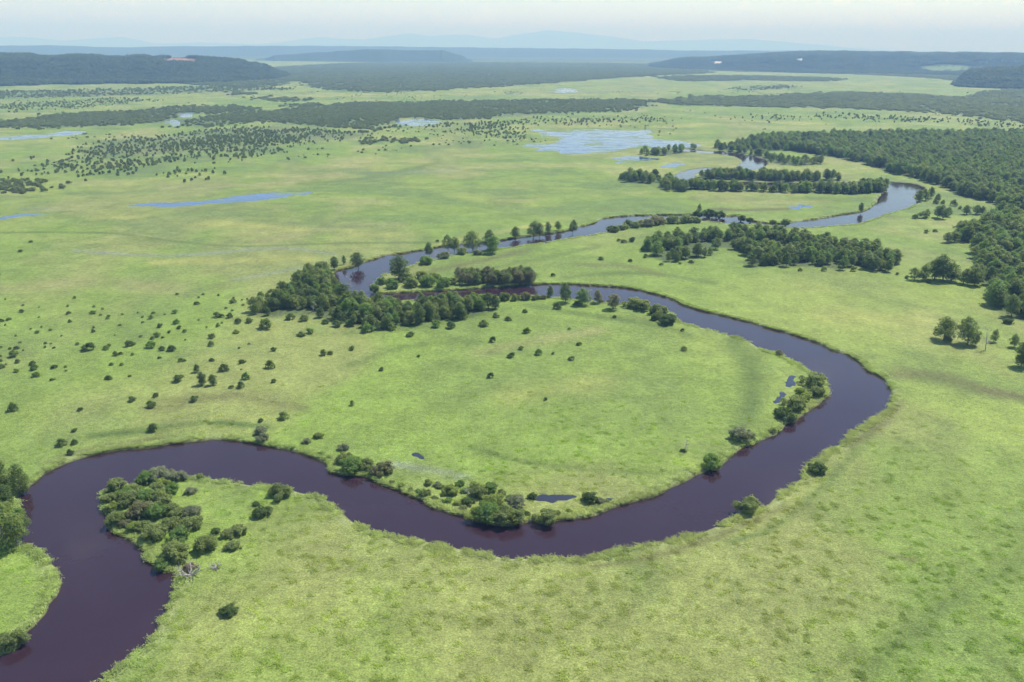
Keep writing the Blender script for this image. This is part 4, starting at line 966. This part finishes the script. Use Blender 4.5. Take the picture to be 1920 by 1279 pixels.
def merged_tree(crown, trunk, name):
    """crown and trunk of a tree as one mesh for the mass of the wood"""
    nv, nt = len(crown.vertices), len(trunk.vertices)
    V = np.zeros((nv + nt) * 3, np.float32); a = np.zeros(nv * 3, np.float32); b = np.zeros(nt * 3, np.float32)
    crown.vertices.foreach_get('co', a); trunk.vertices.foreach_get('co', b)
    q1 = np.zeros(len(crown.polygons) * 4, np.int32); q2 = np.zeros(len(trunk.polygons) * 4, np.int32)
    crown.loops.foreach_get('vertex_index', q1); trunk.loops.foreach_get('vertex_index', q2)
    me = mesh_np(name, np.concatenate([a, b]).reshape(-1, 3), np.concatenate([q1, q2 + nv]).reshape(-1, 4), crown.materials[0])
    me.materials.append(M_BARK)
    mi = np.zeros(len(me.polygons), np.int32); mi[len(crown.polygons):] = 1; me.polygons.foreach_set('material_index', mi)
    t = np.zeros(nv, np.float32); crown.attributes['leaf_tint'].data.foreach_get('value', t)
    float_attr(me, 'leaf_tint', np.concatenate([t, np.zeros(nt)]))
    return me

st = np.array(stand)
FOREST_SRC = [merged_tree(c, t, 'stand_tree') for c, t in ALDER]
hs = st[:, 3] / 9.4
for i, lf in ((1, 'green'), (3, 'dark'), (5, 'olive'), (6, 'green')): FOREST_SRC[i].materials[0] = LEAF[lf]
fw = hs * rs.uniform(1.05, 1.5, len(hs))
instancer('forest', st[:, :3], np.stack([fw, fw, hs], -1), rs.uniform(0, 6.28, len(st)), FOREST_SRC, 'dense dark green alder forest filling the right side', 'forest')

# low far-off copses: patches of crowns, about 26 m across
def make_copse(seed):
    rng = np.random.default_rng(seed); lobes = []
    for i in range(13):
        a = i * 2.4 + rng.random() * .9; r = 14 * math.sqrt((i + .3) / 13) * rng.uniform(.7, 1.2)
        h = rng.uniform(3.0, 8.5); s = rng.uniform(1.3, 3.3)
        lobes.append((r * math.cos(a), r * math.sin(a), h - s * .8, s, s, s * .95))
        lobes.append((r * math.cos(a) * .96, r * math.sin(a) * .96, h * .32, s * .8, s * .8, h * .3))
    return crown_mesh('copse', rng, lobes, 1500, .95, LEAF['hill'], lo=.75)
LEAF['copse'] = leaf_material('copse_leaves', (0.140, 0.180, 0.078), (0.250, 0.282, 0.124))
LEAF['hill'] = leaf_material('hill_leaves', (0.070, 0.098, 0.048), (0.115, 0.145, 0.066))
COPSE = [make_copse(500 + i) for i in range(5)]
SCRUB = []
for c, t in WILLOW:
    me = c.copy(); me.materials[0] = LEAF['copse']; SCRUB.append(me)
fp, fs = [], []
for cover, poly in FAR_POLYS:
    lo, hi = poly.min(0) - 30, poly.max(0) + 30
    far = np.hypot(*poly.mean(0))
    k = 1.0 if far < 1250 else (1.35 if far < 1900 else (2.2 if far < 3200 else 3.4))
    step = (4.6 if cover > .85 else 4.8) * k
    X, Y = np.meshgrid(np.arange(lo[0], hi[0], step), np.arange(lo[1], hi[1], step))
    X = X.ravel() + rs.uniform(-.5, .5, X.size) * step; Y = Y.ravel() + rs.uniform(-.5, .5, Y.size) * step
    u, v = pix(X, Y); m = (u > -150) & (u < 2120)
    X, Y = X[m], Y[m]
    sdw = signed(X, Y, poly, 60.0)
    g = (fbm(X / 40, Y / 75, 301, 5) - .5) * 2
    p = sstep(25, -45, sdw + g * (70 if cover > .7 else 110)) * (.25 + .75 * cover) * np.clip((1.05 if cover > .85 else .75) + g * 1.4, .12, 1)
    m = rs.random(len(X)) < p
    for name, jit, pp, my in POOL_POLYS:
        if m.any():
            mm = np.where(m)[0]; m[mm] &= signed(X[mm], Y[mm], pp, 30.0) > 6
    q = rs.random(m.sum())
    sc = (.42 + .6 * q) * (.75 + .3 * k) * (1.25 if cover > .85 else .62) * (1.45 if k > 2 else 1)
    fp.append(np.stack([X[m], Y[m], np.zeros(m.sum())], -1)); fs.append(np.stack([sc, sc, (.40 + .5 * q + .35 * rs.random(m.sum())) * (.85 + .15 * k)], -1))
# scrub dotted thinly over the far meadows
u = rs.uniform(-60, 1980, 5200); v = 172 + 165 * rs.random(5200) ** 1.7
P = ground(u, v); g = fbm(P[:, 0] / 70, P[:, 1] / 120, 331, 4)
m = (g > .57) & (u < 1900 - np.maximum(v - 215, 0) * 16) & (river_sd(P[:, 0], P[:, 1]) > 4)
for name, jit, pp, my in POOL_POLYS: m &= signed(P[:, 0], P[:, 1], pp, 30.0) > 4
q = rs.random(m.sum()); fp.append(np.column_stack([P[m], np.zeros(m.sum())])); fs.append(np.stack([.25 + .5 * q, .25 + .5 * q, .25 + .45 * q], -1))
fp = np.vstack(fp); fs = np.vstack(fs)
instancer('far_woods', fp, fs, rs.uniform(0, 6.28, len(fp)), SCRUB, 'dark alder woods in bands across the far marsh', 'woods')
# woods on the nearer hills
hp = []
for V, n in ((H1, 9000), (H5, 2500), (H3, 9000)):
    i = rs.integers(0, V.shape[0] - 1, n); j = rs.integers(0, int(V.shape[1] * .6), n); a = rs.random(n)[:, None]; b = rs.random(n)[:, None]
    p = (V[i, j] * (1 - a) + V[i + 1, j] * a) * (1 - b) + (V[i, j + 1] * (1 - a) + V[i + 1, j + 1] * a) * b
    u, v = pix(p[:, 0], p[:, 1], p[:, 2])
    ok = (p[:, 2] > 0) & (u > -100) & (u < 2050)
    for (bu, bv, su, sv) in ((335, 112, 40, 5), (362, 115, 13, 5), (1346, 117, 11, 3.5), (1497, 112, 9, 4), (1775, 128, 52, 8)):
        ok &= np.hypot((u - bu) / su, (v - bv) / sv) > 1
    hp.append(p[ok])
hp = np.vstack(hp); sc = rs.uniform(.9, 1.7, len(hp))
instancer('hill_woods', hp - np.array((0, 0, 1.0)), np.stack([sc, sc, rs.uniform(.8, 1.3, len(hp))], -1), rs.uniform(0, 6.28, len(hp)), COPSE, 'dark woods covering the far hills', 'woods')

# reed and sedge tufts over the near marsh
def make_tuft(seed, n=64, rad=1.25):
    """bent-over sedge: arching blades laid about by the wind"""
    rng = np.random.default_rng(seed)
    P = rng.normal(size=(n, 2)) * rad * .5
    ln = .5 + .5 * rng.random(n); h = .14 + .36 * rng.random(n); w = .035 + .03 * rng.random(n)
    a = rng.normal(2.9, 1.1, n)
    dr = np.stack([np.cos(a), np.sin(a)], -1); t = np.stack([-np.sin(a), np.cos(a)], -1) * w[:, None]
    ring = []
    for f, zf, wf in ((0, -.1, .8), (.35, .85, 1.0), (.72, 1.0, .8), (1.0, .62, .15)):
        c = P + dr * (ln * f)[:, None]
        tw = rng.normal(0, .04, n)
        ring.append((np.column_stack([c - t * wf, h * zf + tw]), np.column_stack([c + t * wf, h * zf - tw])))
    V = np.stack([ring[0][0], ring[0][1], ring[1][0], ring[1][1], ring[2][0], ring[2][1], ring[3][0], ring[3][1]], 1).reshape(-1, 3)
    k = np.arange(n)[:, None] * 8
    Q = np.vstack([k + np.array((0, 1, 3, 2)), k + np.array((2, 3, 5, 4)), k + np.array((4, 5, 7, 6))])
    return mesh_np('tuft', V, Q, M_BLADE)
TUFT = [make_tuft(600 + i) for i in range(6)]
def scatter(r0, r1, per_m2, seed):
    g = np.random.default_rng(seed)
    n = int(.5 * 1.3 * (r1 ** 2 - r0 ** 2) * per_m2)
    r = np.sqrt(g.uniform(r0 ** 2, r1 ** 2, n)); a = g.uniform(-.65, .65, n)
    return r * np.sin(a), r * np.cos(a), r
parts = []
for (r0, r1, dens, sc0, sd0) in ((112, 300, .07, .75, 1),):
    x, y, r = scatter(r0, r1, dens, sd0)
    parts.append((x, y, np.full(len(x), sc0)))
# fringe along the banks
seg = np.vstack([RIVER, RIVER[:1]]); L = np.hypot(*np.diff(seg, axis=0).T); tot = L.sum()
gq = np.random.default_rng(9); nfr = 13000
pos = gq.uniform(0, tot, nfr); cum = np.concatenate([[0], np.cumsum(L)]); ii = np.clip(np.searchsorted(cum, pos) - 1, 0, len(L) - 1); tt = ((pos - cum[ii]) / L[ii])[:, None]
fr = seg[ii] * (1 - tt) + seg[ii + 1] * tt + gq.normal(size=(nfr, 2)) * .9
keep = np.hypot(fr[:, 0], fr[:, 1]) < 700
parts.append((fr[keep, 0], fr[keep, 1], np.full(keep.sum(), .85)))
x = np.concatenate([p[0] for p in parts]); y = np.concatenate([p[1] for p in parts]); s0 = np.concatenate([p[2] for p in parts])
sdt = river_sd(x, y)
u, v = pix(x, y)
rad = np.hypot(x, y)
ok = (np.random.default_rng(8).random(len(x)) > sstep(170, 300, rad) * 1.01 * (sdt > 2.0 + 1.5 * np.random.default_rng(12).random(len(x)))) & (sdt > .25) & (u > -140) & (u < 2060) & (v < 1420)
for name, jit, poly, my in POOL_POLYS:
    if my > 380: ok &= signed(x, y, poly, 30.0) > .6
x, y, s0, sdt = x[ok], y[ok], s0[ok], sdt[ok]
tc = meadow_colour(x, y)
f = (sstep(4.0, .8, sdt) * .5)[:, None]
tc = tc * (1 - f) + np.array((0.225, 0.245, 0.110)) * f
tc *= np.random.default_rng(3).uniform(1.8, 2.3, (len(tc), 1))
hz = (.3 + .5 * fbm(x / 9, y / 9, 401, 3)) * (1 + .9 * sstep(3, .6, sdt)) * (1 - .6 * sstep(150, 290, np.hypot(x, y)) * (sdt > 3))
sz = s0 * (.8 + .4 * np.random.default_rng(4).random(len(x)))
pts = np.stack([x, y, np.full(len(x), -.02)], -1)
instancer('reed_grass', pts, np.stack([sz, sz, hz * (.85 + .15 * s0)], -1), np.random.default_rng(5).normal(0, .5, len(x)), TUFT, 'green reed and sedge growth over the marsh and banks', 'reeds', extra=tc)

# ------------------------------------------------------------------ haze: one box of even air round everything
def haze_box(x0, x1, y0, y1, z0, z1, density):
    V = [(x, y, z) for z in (z0, z1) for y in (y0, y1) for x in (x0, x1)]
    Q = [(0, 2, 3, 1), (4, 5, 7, 6), (0, 1, 5, 4), (2, 6, 7, 3), (0, 4, 6, 2), (1, 3, 7, 5)]
    m, n, l = new_mat('haze')
    out = n.new('ShaderNodeOutputMaterial'); pv = n.new('ShaderNodeVolumePrincipled')
    pv.inputs['Color'].default_value = (.32, .57, 1.0, 1); pv.inputs['Absorption Color'].default_value = (.71, .85, 1, 1); pv.inputs['Density'].default_value = density; pv.inputs['Anisotropy'].default_value = 0.0
    l.new(pv.outputs['Volume'], out.inputs['Volume'])
    tag(link('haze', mesh_np('haze', np.array(V, float), np.array(Q), m)), 'pale blue haze filling the air over the marsh', 'haze', kind='stuff')
haze_box(-45000, 45000, -45000, 45000, -6, 840, 1.5e-4)
